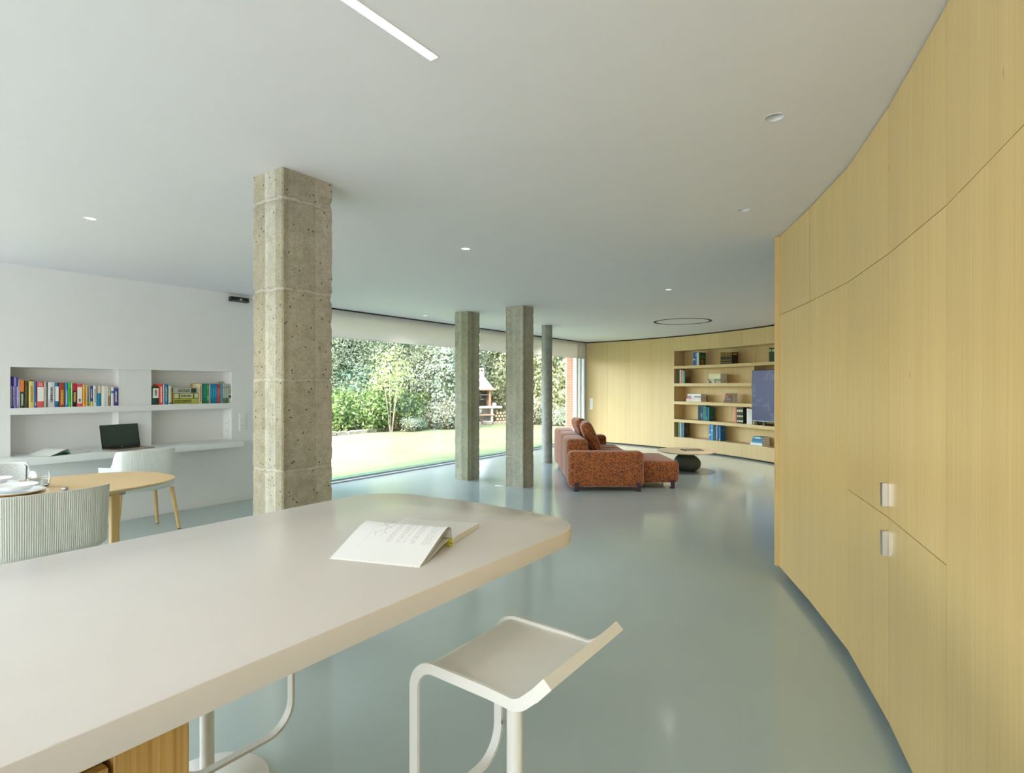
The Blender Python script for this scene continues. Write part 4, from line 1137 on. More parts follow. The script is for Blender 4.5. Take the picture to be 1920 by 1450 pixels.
# ------------------------------------------------------------------ books
def bk_box(o, u0, u1, v0, v1, z0, z1): o.box((u0, v0, z0), (u1, v1, z1))
def book(loc, rz, w, dep, h, col, label, bands=(), text=None, group=None, lie=False, lean=0.0, name='book', cover_art=None):
    """upright: w along the shelf, spine at local y=0, height z. lying: w = spine length along the shelf, h = thickness"""
    t = thing(name, label, 'book', loc, rz, group)
    if lean: t.rotation_euler = (0, lean, rz)
    cm = solid('', *col, rough=0.5) if isinstance(col, tuple) else M[col]
    c = 0.0022; mb = MB()
    if not lie:
        mb.box((0.0005, 0.002, 0), (c, dep, h)); mb.box((w - c, 0.002, 0), (w - 0.0005, dep, h))
        n = 4; arcp = [(0.0005 + (w - 0.001) * k / n, 0.002 - 0.004 * math.sin(PI * k / n)) for k in range(n + 1)]
        mb.prism(arcp + [(w - 0.0005, 0.004), (0.0005, 0.004)], 0, h)
        pg = MB().box((c, 0.004, 0.003), (w - c, dep - 0.003, h - 0.003))
    else:
        mb.box((0, 0.002, 0.0005), (w, dep, c)); mb.box((0, 0.002, h - c), (w, dep, h - 0.0005)); mb.box((0, -0.001, 0.0005), (w, 0.004, h - 0.0005))
        pg = MB().box((0.003, 0.004, c), (w - 0.003, dep - 0.003, h - c))
    cv = obj('cover', mb, cm, t); obj('pages', pg, M['paper'], t)
    for (f0, f1, bc_) in bands:
        e = 0.0006
        if not lie: b = MB().box((w * 0.08, -0.0026, h * f0), (w * 0.92, 0.001, h * f1))
        else: b = MB().box((w * f0, -0.0016, h * 0.08), (w * f1, 0.001, h * 0.92))
        obj('spine_band', b, solid('', *bc_), cv)
    if text:
        tc_, f0, f1, rows = text
        b = MB()
        for r in range(rows):
            q = f0; off = (r + 0.5) / rows
            while q < f1:
                ln = random.uniform(0.012, 0.04); ln = min(ln, f1 - q)
                if not lie:
                    x = w * (0.25 + 0.5 * off) ; hw = w * 0.18 / rows
                    b.box((x - hw, -0.0034, h * q), (x + hw, 0.0, h * (q + ln)))
                else:
                    z = h * (0.22 + 0.56 * off); hw = h * 0.20 / rows
                    b.box((w * q, -0.0022, z - hw), (w * (q + ln), 0.0, z + hw))
                q += ln + random.uniform(0.008, 0.02)
        obj('lettering', b, solid('', *tc_), cv)
    if cover_art:
        for (v0, v1, z0, z1, ca) in cover_art:
            obj('cover_print', MB().box((w - 0.001, dep * v0, h * z0), (w + 0.0002, dep * v1, h * z1)), solid('', *ca), cv)
    return t

YB = 6.972
def wall_book(px0, px1, ytop, z, col, label, bands=(), text=None, group=None, dep=0.155, Y=YB, lean=0, h=None):
    def X(px):
        u = (px - CX) / FPX; D = (Fx + u * Rx, Fy + u * Ry); tt = Y / D[1]; return D[0] * tt, tt
    x0, d0 = X(px0); x1, d1 = X(px1)
    hh = h or HC + (CY - ytop) * (d0 + d1) / 2 / FPX - z
    return book((x0 + 0.0004, Y, z + 0.0004), 0, x1 - x0 - 0.0008, dep, hh, col, label, bands, text, group, lean=lean)
Z1 = SH1
WHT, BLK, CRM = (238, 238, 232), (25, 25, 24), (232, 222, 190)
GL = 'books in the left wall niche'
LEFT = [  # x0,x1,top in zoom units (px = x/8, y = 690 + y/8)
 (160, 186, 130, (64, 44, 150), 'violet paperback at the far left end of the left niche', [], (WHT, .06, .7, 1)),
 (187, 213, 132, (70, 50, 158), 'violet paperback second from the left in the left niche', [], (WHT, .06, .7, 1)),
 (214, 244, 145, (176, 160, 226), 'lilac-backed violet paperback, third from the left in the left niche', [], ((60, 44, 150), .06, .72, 1)),
 (245, 274, 145, (60, 44, 178), 'deep violet paperback beside a thin cream book in the left niche', [(.0, .7, (150, 138, 226))], (WHT, .06, .7, 1)),
 (276, 298, 180, CRM, 'thin cream book left of the orange and green spine', [], None),
 (300, 364, 180, (24, 60, 48), 'thick book with orange top half and dark green lower half', [(.58, .995, (238, 122, 62))], (WHT, .08, .5, 2)),
 (368, 428, 200, (66, 62, 26), 'dark olive book right of the orange and green spine', [], ((120, 112, 60), .2, .8, 1)),
 (430, 514, 188, (226, 206, 134), 'thick pale gold book with dark edges in the left niche', [(.965, 1.0, (60, 50, 24))], ((150, 128, 60), .2, .8, 1)),
 (516, 552, 205, (24, 92, 168), 'slim blue book left of the pink one with a white label', [], (WHT, .08, .2, 1)),
 (554, 664, 205, (214, 92, 92), 'thick rose-red book with a tall white label on its spine', [(.24, .78, WHT)], ((240, 190, 190), .84, .95, 2)),
 (667, 690, 212, (226, 226, 218), 'thin pale grey book right of the rose-red one', [], None),
 (691, 716, 212, (110, 122, 112), 'thin mid-grey book with a speckled foot', [(.0, .4, (140, 150, 130))], (BLK, .05, .35, 1)),
 (720, 822, 216, (226, 230, 234), 'wide white book with dark lettering down its spine', [(.0, .32, (206, 210, 214))], ((50, 54, 60), .2, .8, 1)),
 (825, 884, 221, (22, 108, 150), 'teal-blue book with a long white label', [(.24, .84, WHT)], None),
 (890, 974, 222, (164, 64, 44), 'brick-red book with yellow lettering', [], ((244, 200, 70), .1, .7, 2)),
 (978, 1022, 222, (24, 140, 214), 'bright blue book left of the bright green one', [], (WHT, .1, .7, 1)),
 (1024, 1068, 222, (70, 206, 42), 'bright green book in the left niche', [], ((30, 110, 20), .2, .8, 1)),
 (1070, 1087, 226, WHT, 'thin white book right of the bright green one', [], None),
 (1089, 1150, 231, (30, 26, 20), 'black book with a red head and yellow lettering', [(.68, 1.0, (196, 40, 40))], ((240, 210, 90), .2, .62, 2)),
 (1154, 1236, 241, (224, 86, 104), 'pink-red book with a big white label', [(.14, .86, WHT)], ((40, 40, 40), .2, .34, 1)),
 (1239, 1290, 258, (248, 182, 62), 'yellow-orange book in the left niche', [], ((214, 120, 40), .1, .8, 1)),
 (1292, 1340, 266, (202, 196, 150), 'speckled yellow-grey book with dark script', [], ((40, 40, 34), .05, .95, 2)),
 (1342, 1352, 270, (208, 214, 220), 'very thin pale book left of the navy spine', [], None),
 (1353, 1392, 271, (32, 62, 150), 'navy book with a yellow foot', [(.0, .24, (232, 222, 90))], (WHT, .4, .85, 1)),
 (1396, 1452, 272, (226, 230, 228), 'white book with faint grey lettering right of the navy one', [], ((120, 124, 128), .2, .85, 1)),
 (1458, 1516, 272, (0, 132, 180), 'blue book with a peach upper half', [(.64, 1.0, (238, 208, 170))], None),
 (1520, 1598, 272, (230, 231, 226), 'wide plain white book near the right end of the left niche', [], None),
 (1600, 1618, 272, WHT, 'thin white book left of the taupe one', [], None),
 (1620, 1660, 274, (150, 136, 108), 'taupe book with a pale head', [(.5, 1.0, (204, 198, 176))], None),
 (1664, 1710, 284, (232, 234, 230), 'white book with a small teal mark', [(.66, .78, (40, 150, 170))], None),
 (1712, 1768, 304, (74, 50, 158), 'purple book at the right end of the left niche', [], (WHT, .2, .8, 1))]
for x0, x1, yt, col, lab, bands, text in LEFT:
    wall_book(x0 / 8, x1 / 8, 690 + yt / 8, Z1, col, lab, bands, text, GL, 0.150)
GR = 'books in the right wall niche'
RIGHT = [
 (366, 466, 278, (18, 66, 54), 'thick dark green book with a broad white label at the left of the right niche', [(.36, .90, (236, 232, 222))], ((60, 60, 60), .5, .82, 1)),
 (468, 528, 246, (232, 66, 48), 'vermilion red book in the right niche', [], (WHT, .1, .9, 1)),
 (530, 544, 250, WHT, 'thin white book between the red and the blue one in the right niche', [], None),
 (546, 600, 245, (26, 122, 196), 'blue book with pale lettering left of the cream one', [], ((190, 220, 120), .15, .85, 1)),
 (606, 656, 274, (214, 208, 184), 'cream book standing beside the stack of three', [(.04, .09, (40, 40, 36))], None),
 (1062, 1112, 240, (228, 208, 170), 'peach-cream book right of the stack of three', [], ((120, 90, 60), .1, .9, 1)),
 (1114, 1128, 242, (12, 60, 50), 'thin black-green book left of the teal one', [], None),
 (1130, 1184, 240, (8, 136, 116), 'teal green book in the right niche', [(.0, .3, (12, 118, 100))], None),
 (1186, 1214, 240, (74, 152, 18), 'leaf-green book with a pale middle band', [(.14, .38, (140, 190, 90)), (.79, .86, (140, 190, 90))], None),
 (1216, 1238, 240, (186, 168, 206), 'lilac paperback in the right niche', [], None),
 (1240, 1271, 240, (12, 150, 190), 'first of three cyan volumes in the right niche, next to the lilac one', [(.78, .99, (14, 128, 170)), (.0, .3, (8, 126, 158))], None),
 (1272, 1303, 240, (12, 152, 194), 'middle one of three cyan volumes in the right niche', [(.78, .99, (14, 128, 170)), (.0, .3, (8, 126, 158))], None),
 (1304, 1336, 240, (12, 150, 190), 'last of three cyan volumes in the right niche, next to the coral one', [(.78, .99, (14, 128, 170)), (.0, .3, (8, 126, 158))], None),
 (1338, 1386, 240, (206, 92, 92), 'coral red volume between the cyan ones', [(.78, .99, (176, 64, 66)), (.0, .42, (190, 76, 72))], None),
 (1389, 1418, 240, (56, 160, 190), 'single cyan volume right of the coral one', [(.0, .2, (110, 180, 200))], None),
 (1421, 1450, 240, (178, 190, 178), 'first pale grey volume with green foot, right niche', [(.0, .27, (84, 122, 96)), (.79, .85, (140, 150, 148))], None),
 (1451, 1480, 240, (180, 192, 180), 'middle pale grey volume with green foot, right niche', [(.0, .27, (84, 122, 96)), (.79, .85, (140, 150, 148))], None),
 (1481, 1510, 240, (178, 190, 178), 'last pale grey volume with green foot, right niche', [(.0, .27, (84, 122, 96)), (.79, .85, (140, 150, 148))], None),
 (1512, 1544, 240, (206, 204, 176), 'cream book with a small navy mark at the right end of the right niche', [(.26, .40, (14, 36, 90))], (BLK, .5, .9, 1))]
for x0, x1, yt, col, lab, bands, text in RIGHT:
    wall_book(240 + x0 / 8, 240 + x1 / 8, 690 + yt / 8, Z1, col, lab, bands, text, GR, 0.150)
def wall_stack(px0, px1, rows, z, Y=YB):
    def X(px):
        u = (px - CX) / FPX; D = (Fx + u * Rx, Fy + u * Ry); tt = Y / D[1]; return D[0] * tt
    x0, x1 = X(px0), X(px1); zz = z
    for th, col, lab, bands, text in rows:
        book((x0, Y, zz + 0.0003), 0, x1 - x0, 0.150, th, col, lab, bands, text, GR, lie=True); zz += th + 0.0006
wall_stack(322.5, 373, [
 (0.064, (176, 178, 84), 'olive-green book at the bottom of the stack of three in the right niche', [(.0, .04, (60, 62, 24))], ((60, 60, 30), .08, .72, 2)),
 (0.061, (70, 66, 36), 'cream-labelled dark book in the middle of the stack of three in the right niche', [(.02, .07, (210, 140, 50)), (.08, .24, (206, 208, 150)), (.28, .77, (206, 212, 150)), (.82, .98, (200, 204, 150))], ((60, 70, 50), .32, .72, 1)),
 (0.062, (176, 182, 164), 'grey book with a dark picture square on top of the stack of three', [(.0, .035, (50, 54, 40)), (.70, .90, (46, 56, 44))], ((70, 76, 80), .22, .66, 2))], Z1)
wall_book(358.5, 372.5, 719.5, Z1, (206, 188, 108), 'tan book standing upright behind the stack of three', [], None, GR, 0.012, 7.13)
wall_book(411, 427, 715.5, Z1, (176, 182, 166), 'pale grey box file standing behind the grey volumes', [], None, GR, 0.016, 7.128)

# books on the curved bookcase
def arc_frame(px, off):
    p, _ = hit(px, off); r = (p - CC).normalized(); u = Vector((r.y, -r.x))     # u runs to the right as seen from the room
    return p, u, math.atan2(u.y, u.x)
GB = 'books on the curved oak bookcase'
def zx(x): return 1240 + x * 0.16554
def zy(y): return 620 + y * 0.16552
def arc_books(rows, shelf, off=0.05):
    z = SHELF[shelf][1]
    for x0, x1, yt, col, lab, bands, text, dep, art in rows:
        p0, u, rz = arc_frame(zx(x0), off); p1, _, _ = arc_frame(zx(x1), off)
        _, d = hit(zx((x0 + x1) / 2), off)
        w = (p1 - p0).length; h = HC + (CY - zy(yt)) * d / FPX - z
        book((p0.x, p0.y, z + 0.0004), rz, w - 0.0008, dep, h, col, lab, bands, text, GB, cover_art=art)
GLD = (214, 176, 70)
S5 = 4
arc_books([(360, 371, 248, (46, 96, 178), 'first blue volume at the top left of the bookcase', [(.4, .5, WHT)], None, .19, None), (372, 383, 248, (46, 96, 178), 'second blue volume at the top left of the bookcase', [(.4, .5, WHT)], None, .19, None),
 (384, 398, 246, (60, 120, 196), 'paler blue volume on the top shelf', [(.75, .8, WHT)], None, .19, None), (399, 411, 250, (206, 220, 214), 'pale book between the blue and green ones on the top shelf', [], None, .19, None),
 (412, 424, 252, (214, 222, 206), 'thin cream book against the green picture cover on the top shelf', [], None, .19, None), (425, 432, 250, (24, 92, 70), 'green book whose picture cover faces right on the top shelf', [], None, .20, [(.2, .8, .55, .75, (90, 110, 80)), (.3, .62, .08, .42, (206, 92, 46))])], 4)
arc_books([(668 + 16.3 * k, 668 + 16.3 * (k + 1) - 0.6, 246, (44, 30, 18), lab, [(.10, .12, GLD), (.32, .35, GLD), (.64, .66, GLD), (.92, .95, GLD)], (GLD, .70, .88, 1), .17, ([(.15, .85, .78, .9, GLD)] if k == 7 else None)) for k, lab in enumerate(
 ['gilt black volume, leftmost of the set of eight on the top shelf', 'gilt black volume, second of the set of eight on the top shelf', 'gilt black volume, third of the set of eight on the top shelf', 'gilt black volume, fourth of the set of eight on the top shelf', 'gilt black volume, fifth of the set of eight on the top shelf', 'gilt black volume, sixth of the set of eight on the top shelf', 'gilt black volume, seventh of the set of eight on the top shelf', 'gilt black volume at the right of the set of eight, cover showing'])], 4)
arc_books([(1218, 1247, 196, (22, 60, 40), 'dark green book at the right end of the top shelf, left one', [(.72, .9, (150, 180, 130))], None, .17, None), (1250, 1290, 196, (22, 62, 42), 'dark green book at the right end of the top shelf, beside the wardrobe edge', [(.72, .9, (150, 180, 130))], None, .17, None)], 4)
arc_books([(190, 206, 440, (24, 60, 46), 'dark green tall book at the left of the second shelf', [], None, .18, None), (208, 220, 444, (226, 226, 216), 'white slim book on the second shelf', [], None, .18, None), (222, 236, 446, (214, 120, 110), 'salmon pink book on the second shelf', [], None, .18, None),
 (238, 246, 452, (226, 216, 200), 'cream slim book beside the salmon one', [], None, .18, None), (248, 266, 460, (72, 160, 160), 'turquoise book with a brown landscape cover facing right, second shelf', [], None, .18, [(.02, .98, .02, .55, (92, 76, 52)), (.02, .98, .55, .98, (140, 128, 108))])], 3)
arc_books([(412, 424, 850, (16, 96, 90), 'teal book at the left of the fourth shelf group', [], None, .18, None), (426, 440, 850, (24, 40, 46), 'black-teal book on the fourth shelf', [], None, .18, None), (442, 470, 852, (30, 44, 92), 'wide navy book on the fourth shelf', [(.2, .5, (90, 110, 150))], None, .18, None), (472, 484, 856, (20, 130, 110), 'sea-green book on the fourth shelf, left of a pair', [], None, .18, None), (486, 502, 856, (40, 146, 120), 'sea-green book on the fourth shelf, right of a pair', [], None, .18, None), (504, 524, 866, (30, 54, 116), 'navy book beside the teal cover on the fourth shelf', [(.1, .3, (60, 130, 170))], None, .18, None), (526, 542, 872, (20, 120, 150), 'teal book with its cover facing right on the fourth shelf', [], None, .19, [(.4, .75, .2, .36, (190, 110, 50)), (.4, .7, .6, .8, (70, 120, 80)), (.02, .98, .0, .98, (12, 96, 88))][::-1])], 1)
arc_books([(836, 852, 872, (206, 96, 100), 'pink book left of the gilt black volumes on the fourth shelf', [], None, .17, None)] + [(855 + 24 * k, 855 + 24 * k + 22, 872, (34, 36, 30), lab, [(.1, .2, (200, 206, 170)), (.4, .5, (190, 196, 150)), (.72, .86, (200, 206, 170))], None, .18, None) for k, lab in enumerate(['black volume with pale bands, leftmost of three on the fourth shelf', 'black volume with pale bands, middle of three on the fourth shelf', 'black volume with pale bands, right of three on the fourth shelf'])]
 + [(966 + 20 * k, 966 + 20 * k + 18, 884 + 4 * k, (226, 228, 228), lab, [], None, .17, None) for k, lab in enumerate(['white book right of the black volumes on the fourth shelf', 'middle white book beside the television foot', 'white book closest to the television'])], 1, 0.03)
arc_books([(192, 208, 1042, (104, 136, 110), 'grey-green book at the left of the bottom shelf', [], None, .18, None), (210, 226, 1044, (150, 176, 160), 'pale green slim book on the bottom shelf', [], None, .18, None), (228, 240, 1044, (110, 120, 112), 'grey slim book on the bottom shelf', [], None, .18, None), (242, 256, 1044, (70, 110, 176), 'blue book with a dark leafy cover facing right on the bottom shelf', [], None, .18, [(.02, .98, .02, .98, (60, 66, 36)), (.1, .5, .5, .56, (160, 156, 100)), (.4, .9, .3, .36, (160, 156, 100)), (.2, .26, .1, .8, (160, 156, 100)), (.6, .66, .2, .9, (160, 156, 100))])], 0)
arc_books([(540, 560, 1066, (34, 122, 196), 'bright blue book leftmost of the blue group on the bottom shelf', [(.3, .36, WHT)], None, .18, None), (562, 584, 1068, (64, 160, 206), 'light blue book of the blue group on the bottom shelf', [(.6, .66, WHT)], None, .18, None), (586, 600, 1070, (54, 90, 60), 'dark green slim book in the blue group on the bottom shelf', [], None, .18, None), (602, 616, 1072, (40, 60, 110), 'navy slim book in the blue group on the bottom shelf', [], None, .18, None), (618, 634, 1074, (130, 150, 176), 'grey-blue book in the blue group on the bottom shelf', [], None, .18, None), (636, 652, 1076, (30, 54, 96), 'dark navy book in the blue group on the bottom shelf', [], None, .18, None), (654, 668, 1086, (24, 140, 206), 'blue book with its blue cover facing right on the bottom shelf', [(.0, .12, (206, 196, 90))], None, .17, [(.02, .98, .0, .98, (30, 96, 150)), (.15, .85, .66, .8, (110, 160, 190))])], 0)
def arc_stack(x0, x1, rows, shelf, dep, off=0.04):
    z = SHELF[shelf][1]; p0, u, rz = arc_frame(zx(x0), off); p1, _, _ = arc_frame(zx(x1), off); w = (p1 - p0).length
    for th, ind, col, lab, bands, text in rows:
        q = p0 + (p1 - p0).normalized() * ind
        book((q.x, q.y, z + 0.0003), rz, w - ind, dep, th, col, lab, bands, text, GB, lie=True); z += th + 0.0006
arc_stack(525, 668, [(0.048, 0, (206, 200, 180), 'lowest striped book of the stack on the second shelf', [(.1, .3, (60, 70, 80)), (.55, .66, (40, 80, 150)), (.8, .9, (190, 130, 60))], None), (0.044, 0.0, (120, 140, 126), 'grey-green book under the thick cream one on the second shelf', [(.2, .5, (200, 196, 160))], None), (0.108, 0.03, (226, 218, 184), 'thick cream book on top of the stack on the second shelf', [], None)], 3, .20)
arc_stack(284, 446, [(0.062, 0, (214, 200, 196), 'lowest pale book of the white stack on the third shelf', [(.0, .98, (226, 220, 216))], None), (0.034, 0.02, (206, 120, 130), 'rose book in the white stack on the third shelf', [(.3, .98, (226, 214, 210))], None), (0.034, 0.03, (140, 150, 176), 'grey-blue book in the white stack on the third shelf', [(.3, .5, WHT)], None), (0.038, 0.03, (230, 230, 226), 'white book on top of the stack on the third shelf', [], None)], 2, .18)
arc_stack(705, 800, [(0.052, 0, (120, 86, 66), 'lowest brown book of the brown stack on the third shelf', [], None), (0.05, 0.03, (76, 56, 50), 'dark brown book in the brown stack on the third shelf', [(.1, .9, (130, 110, 100))], None), (0.044, 0.04, (92, 60, 50), 'reddish brown book in the brown stack on the third shelf', [(.1, .5, (190, 90, 90))], None), (0.05, 0.05, (130, 90, 70), 'tan book on top of the brown stack on the third shelf', [], None)], 2, .15)
arc_stack(1008, 1140, [(0.05, 0, (214, 206, 226), 'lowest white-lilac book of the flat stack on the bottom shelf', [(.0, .98, (226, 226, 232))], None), (0.04, 0.04, (40, 150, 190), 'turquoise book in the flat stack on the bottom shelf', [], None), (0.04, 0.05, (86, 96, 150), 'violet-blue book in the flat stack on the bottom shelf', [], None), (0.04, 0.07, (60, 160, 176), 'teal book on top of the flat stack on the bottom shelf', [(.2, .8, (160, 210, 214))], None)], 0, .19, 0.06)

# ------------------------------------------------------------------ television
p0, u, rz = arc_frame(1409.8, 0.0); pc, _ = hit(1409.8, 0.0)
tv = thing('television', 'large flat television with a blue night picture standing on the bookcase shelf', 'television', (p0.x, p0.y, SHELF[1][1]), rz - 0.02)
TW = 1.66
obj('case', MB().bbox((0, 0.0, 0.075), (TW, 0.045, 1.062), 0.004, 1), M['dark_plastic'], tv)
me = bpy.data.meshes.new('screen'); me.from_pydata([(0.008, -0.0015, 0.094), (TW - 0.008, -0.0015, 0.094), (TW - 0.008, -0.0015, 1.054), (0.008, -0.0015, 1.054)], [], [(0, 1, 2, 3)])
uv = me.uv_layers.new(name='uv')
for lp_, c in zip(uv.data, ((0, 0), (1, 0), (1, 1), (0, 1))): lp_.uv = c
obj('screen', me, M['tv_picture'], tv, label='blue night picture with pale marks')
obj('lower_bezel', MB().box((0.004, -0.003, 0.077), (TW - 0.004, 0.0, 0.09)), M['grey_frame'], tv)
for x in (0.10, 0.30, TW - 0.3, TW - 0.1):
    obj('foot', MB().bbox((x - 0.045, 0.0, 0.0), (x + 0.045, 0.20, 0.018), 0.004, 1).box((x - 0.03, 0.01, 0.015), (x + 0.03, 0.035, 0.08)), M['dark_plastic'], tv)

# small plates on the far oak wall
for px, y0, y1, lab, nm in ((1109, 747, 768, 'white switch plate on the oak wall near the glazing', 'switch_plate'), (1110.5, 803, 812, 'white socket low on the oak wall behind the sofa cushions', 'wall_socket')):
    p, u, rz = arc_frame(px, 0.0); _, d = hit(px, 0.0)
    za, zb = HC + (CY - y1) * d / FPX, HC + (CY - y0) * d / FPX
    t = thing(nm, lab, 'switch' if nm == 'switch_plate' else 'socket', (p.x, p.y, (za + zb) / 2), rz)
    hh = (zb - za) / 2
    obj('plate', MB().bbox((-0.045, -0.012, -hh), (0.045, 0.0, hh), 0.003, 1), M['white_plastic'], t)
    for k in range(3 if hh > 0.08 else 1):
        n_ = 3 if hh > 0.08 else 1; s = 2 * hh / n_
        obj('rocker', MB().bbox((-0.034, -0.016, -hh + s * k + 0.008), (0.034, -0.011, -hh + s * (k + 1) - 0.008), 0.002, 1), M['white_plastic'], t)
#SPLIT
# ------------------------------------------------------------------ rust sofa (local x = right, y = away)
SO = dl(7.88, 0.775)
RZ = YAW - PI / 2
sf = thing('sofa', 'large rust-orange speckled modular sofa with chaise and dark plum feet', 'sofa', (SO[0], SO[1], 0), RZ)
def sofa_part(name, a, b, r=0.06, seg=4):
    return obj(name, MB().bbox(a, b, r, seg), M['boucle_rust'], sf, 50)
sofa_part('armrest', (0.0, 0.0, 0.05), (1.05, 0.24, 0.548), 0.07)
sofa_part('armrest', (0.0, 2.42, 0.05), (0.93, 2.66, 0.575), 0.07)
for y0, y1 in ((0.20, 1.02), (1.022, 1.85), (1.852, 2.60)):
    sofa_part('backrest', (0.0, y0, 0.08), (0.31, y1, 0.70), 0.065)
sofa_part('chaise_seat', (0.30, 0.242, 0.075), (1.60, 1.30, 0.385), 0.055)
for y0, y1 in ((1.302, 1.86), (1.862, 2.42)):
    sofa_part('seat_cushion', (0.30, y0, 0.10), (1.08, y1, 0.41), 0.05)
sofa_part('seat_base', (0.06, 0.26, 0.06), (0.95, 2.40, 0.14), 0.01, 2)
def foot(x, y, rz=0):
    o = obj('foot', MB().bbox((-0.028, -0.014, 0.0), (0.028, 0.0, 0.122), 0.002, 1).bbox((-0.028, -0.014, 0.0), (0.028, 0.06, 0.012), 0.002, 1), M['plum_metal'], sf)
    o.location = (x, y, 0); o.rotation_euler = (0, 0, rz)
for x, y in ((0.11, 0.0), (0.965, 0.0), (1.50, 0.243)): foot(x, y)
foot(0.85, 2.66, PI); foot(0.1, 2.66, PI); foot(1.60, 1.2, PI / 2)
def pillow(label, x, y, z, L, Ht, th, tilt, rz=0.0):
    n = 18; vs = []; fs = []
    for s in (1, -1):
        for j in range(n + 1):
            for i in range(n + 1):
                a, b = -1 + 2 * i / n, -1 + 2 * j / n
                e = max(0.0, (1 - abs(a) ** 5) * (1 - abs(b) ** 5)) ** 0.36
                pin = 1 - 0.05 * (1 - min(1, abs(a * b) * 1.2)) * max(abs(a), abs(b)) ** 4
                vs.append((s * th / 2 * e + 0.0, a * L / 2 * pin, b * Ht / 2 * pin))
    N = (n + 1) ** 2
    for j in range(n):
        for i in range(n):
            q = j * (n + 1) + i
            fs.append((q, q + 1, q + n + 2, q + n + 1)); fs.append((N + q, N + q + n + 1, N + q + n + 2, N + q + 1))
    for i in range(n):
        for q0, q1 in ((i, i + 1), (n * (n + 1) + i, n * (n + 1) + i + 1), (i * (n + 1), (i + 1) * (n + 1)), (i * (n + 1) + n, (i + 1) * (n + 1) + n)):
            fs.append((q0, q1, N + q1, N + q0))
    o = obj('cushion', MB().add(vs, fs), M['boucle_rust'], None, 60)
    c, s_ = math.cos(RZ), math.sin(RZ)
    o.location = (SO[0] + x * c - y * s_, SO[1] + x * s_ + y * c, z); o.rotation_mode = 'XYZ'
    o.rotation_euler = (0, -tilt, RZ + rz)
    tag(o, label, 'cushion', 'cushions on the sofa'); return o
pillow('nearer rust speckled cushion leaning on the sofa back', 0.440, 1.02, 0.662, 0.50, 0.52, 0.19, math.radians(23), -0.05)
pillow('farther rust speckled cushion leaning on the sofa back behind the other', 0.425, 1.98, 0.675, 0.50, 0.50, 0.19, math.radians(21), 0.1)

# ------------------------------------------------------------------ round coffee table
TC = dl(9.83, 2.985)
ct = thing('coffee_table', 'round light wood coffee table on a dark grey pebble base', 'table', (TC[0], TC[1], 0), RZ)
obj('tabletop', MB().lathe([(0.02, 0.322), (0.44, 0.322), (0.478, 0.334), (0.488, 0.342), (0.486, 0.348), (0.48, 0.35), (0.02, 0.35)], 72), M['oak_coffee'], ct, 30)
bm = bmesh.new(); bmesh.ops.create_uvsphere(bm, u_segments=40, v_segments=24, radius=1)
for v in bm.verts:
    x, y, z = v.co
    k = 1 - 0.10 * (z > 0) * z * (1 - 0.6 * x)
    zz = 0.150 + z * 0.158
    if z < 0: k = (1 - abs(z) ** 3.2) ** 0.42 / max(1e-6, math.sqrt(max(1e-9, 1 - z * z))) if abs(z) < 0.97 else 1.6
    k = min(k, 1.9)
    v.co = Vector((x * 0.225 * k + 0.02 - 0.035 * z * (z > 0), y * 0.20 * k, max(0.012, zz)))
obj('pebble', MB().bm(bm), M['pebble_grey'], ct, 60)
obj('neck', MB().lathe([(0.05, 0.29), (0.05, 0.323)], 24, (-0.02, 0, 0)), M['dark_plastic'], ct, 40)
obj('floor_disc', MB().lathe([(0.01, 0.0), (0.486, 0.0), (0.488, 0.003), (0.486, 0.006), (0.01, 0.006)], 72, (0.0, 0, 0)), M['dark_disc'], ct, 30)  # thin dark disc on the floor, as wide as the tabletop
def on_ct(x, y): return (TC[0] + x * math.cos(RZ) - y * math.sin(RZ), TC[1] + x * math.sin(RZ) + y * math.cos(RZ))
q = on_ct(0.10, -0.02)
mg = thing('magazine', 'dark covered magazine lying on the round coffee table', 'magazine', (q[0], q[1], 0.3502), RZ + 0.06)
obj('pages', MB().box((-0.155, -0.125, 0.0005), (0.155, 0.125, 0.012)), M['paper'], mg)
obj('cover', MB().box((-0.16, -0.13, 0.012), (0.16, 0.13, 0.014)).box((-0.162, -0.13, 0.0), (-0.158, 0.13, 0.014)), solid('', 96, 92, 74), mg)
obj('cover_print', MB().box((-0.14, -0.09, 0.0138), (0.10, 0.07, 0.0145)), solid('', 150, 146, 120), mg)

# ------------------------------------------------------------------ dining table and place settings
TZ = 0.74
def sup(cx, cy_, a, b, p, n=96):
    out = []
    for k in range(n):
        t = 2 * PI * k / n; c, s = math.cos(t), math.sin(t)
        out.append((cx + a * math.copysign(abs(c) ** (2 / p), c), cy_ + b * math.copysign(abs(s) ** (2 / p), s)))
    return out
dt = thing('dining_table', 'light oak dining table with rounded ends and square legs', 'table', (1.0, 4.96, 0))
A_ = sup(0, 0, 1.2, 0.56, 3.0); B_ = sup(0, 0, 1.165, 0.525, 3.0); n = len(A_)
mb = MB().add([(x, y, TZ) for x, y in A_] + [(x, y, TZ - 0.006) for x, y in A_] + [(x, y, TZ - 0.026) for x, y in B_],
              [tuple(range(n)), tuple(range(3 * n - 1, 2 * n - 1, -1))] + [(i, n + i, n + (i + 1) % n, (i + 1) % n) for i in range(n)] + [(n + i, 2 * n + i, 2 * n + (i + 1) % n, n + (i + 1) % n) for i in range(n)])
obj('tabletop', mb, M['oak_table'], dt, 30)
obj('apron', MB().box((-0.80, -0.30, TZ - 0.075), (0.80, -0.27, TZ - 0.027)).box((-0.80, 0.27, TZ - 0.075), (0.80, 0.30, TZ - 0.027)).box((-0.80, -0.27, TZ - 0.075), (-0.77, 0.27, TZ - 0.027)).box((0.74, -0.27, TZ - 0.075), (0.77, 0.27, TZ - 0.027)), M['grey_frame'], dt)
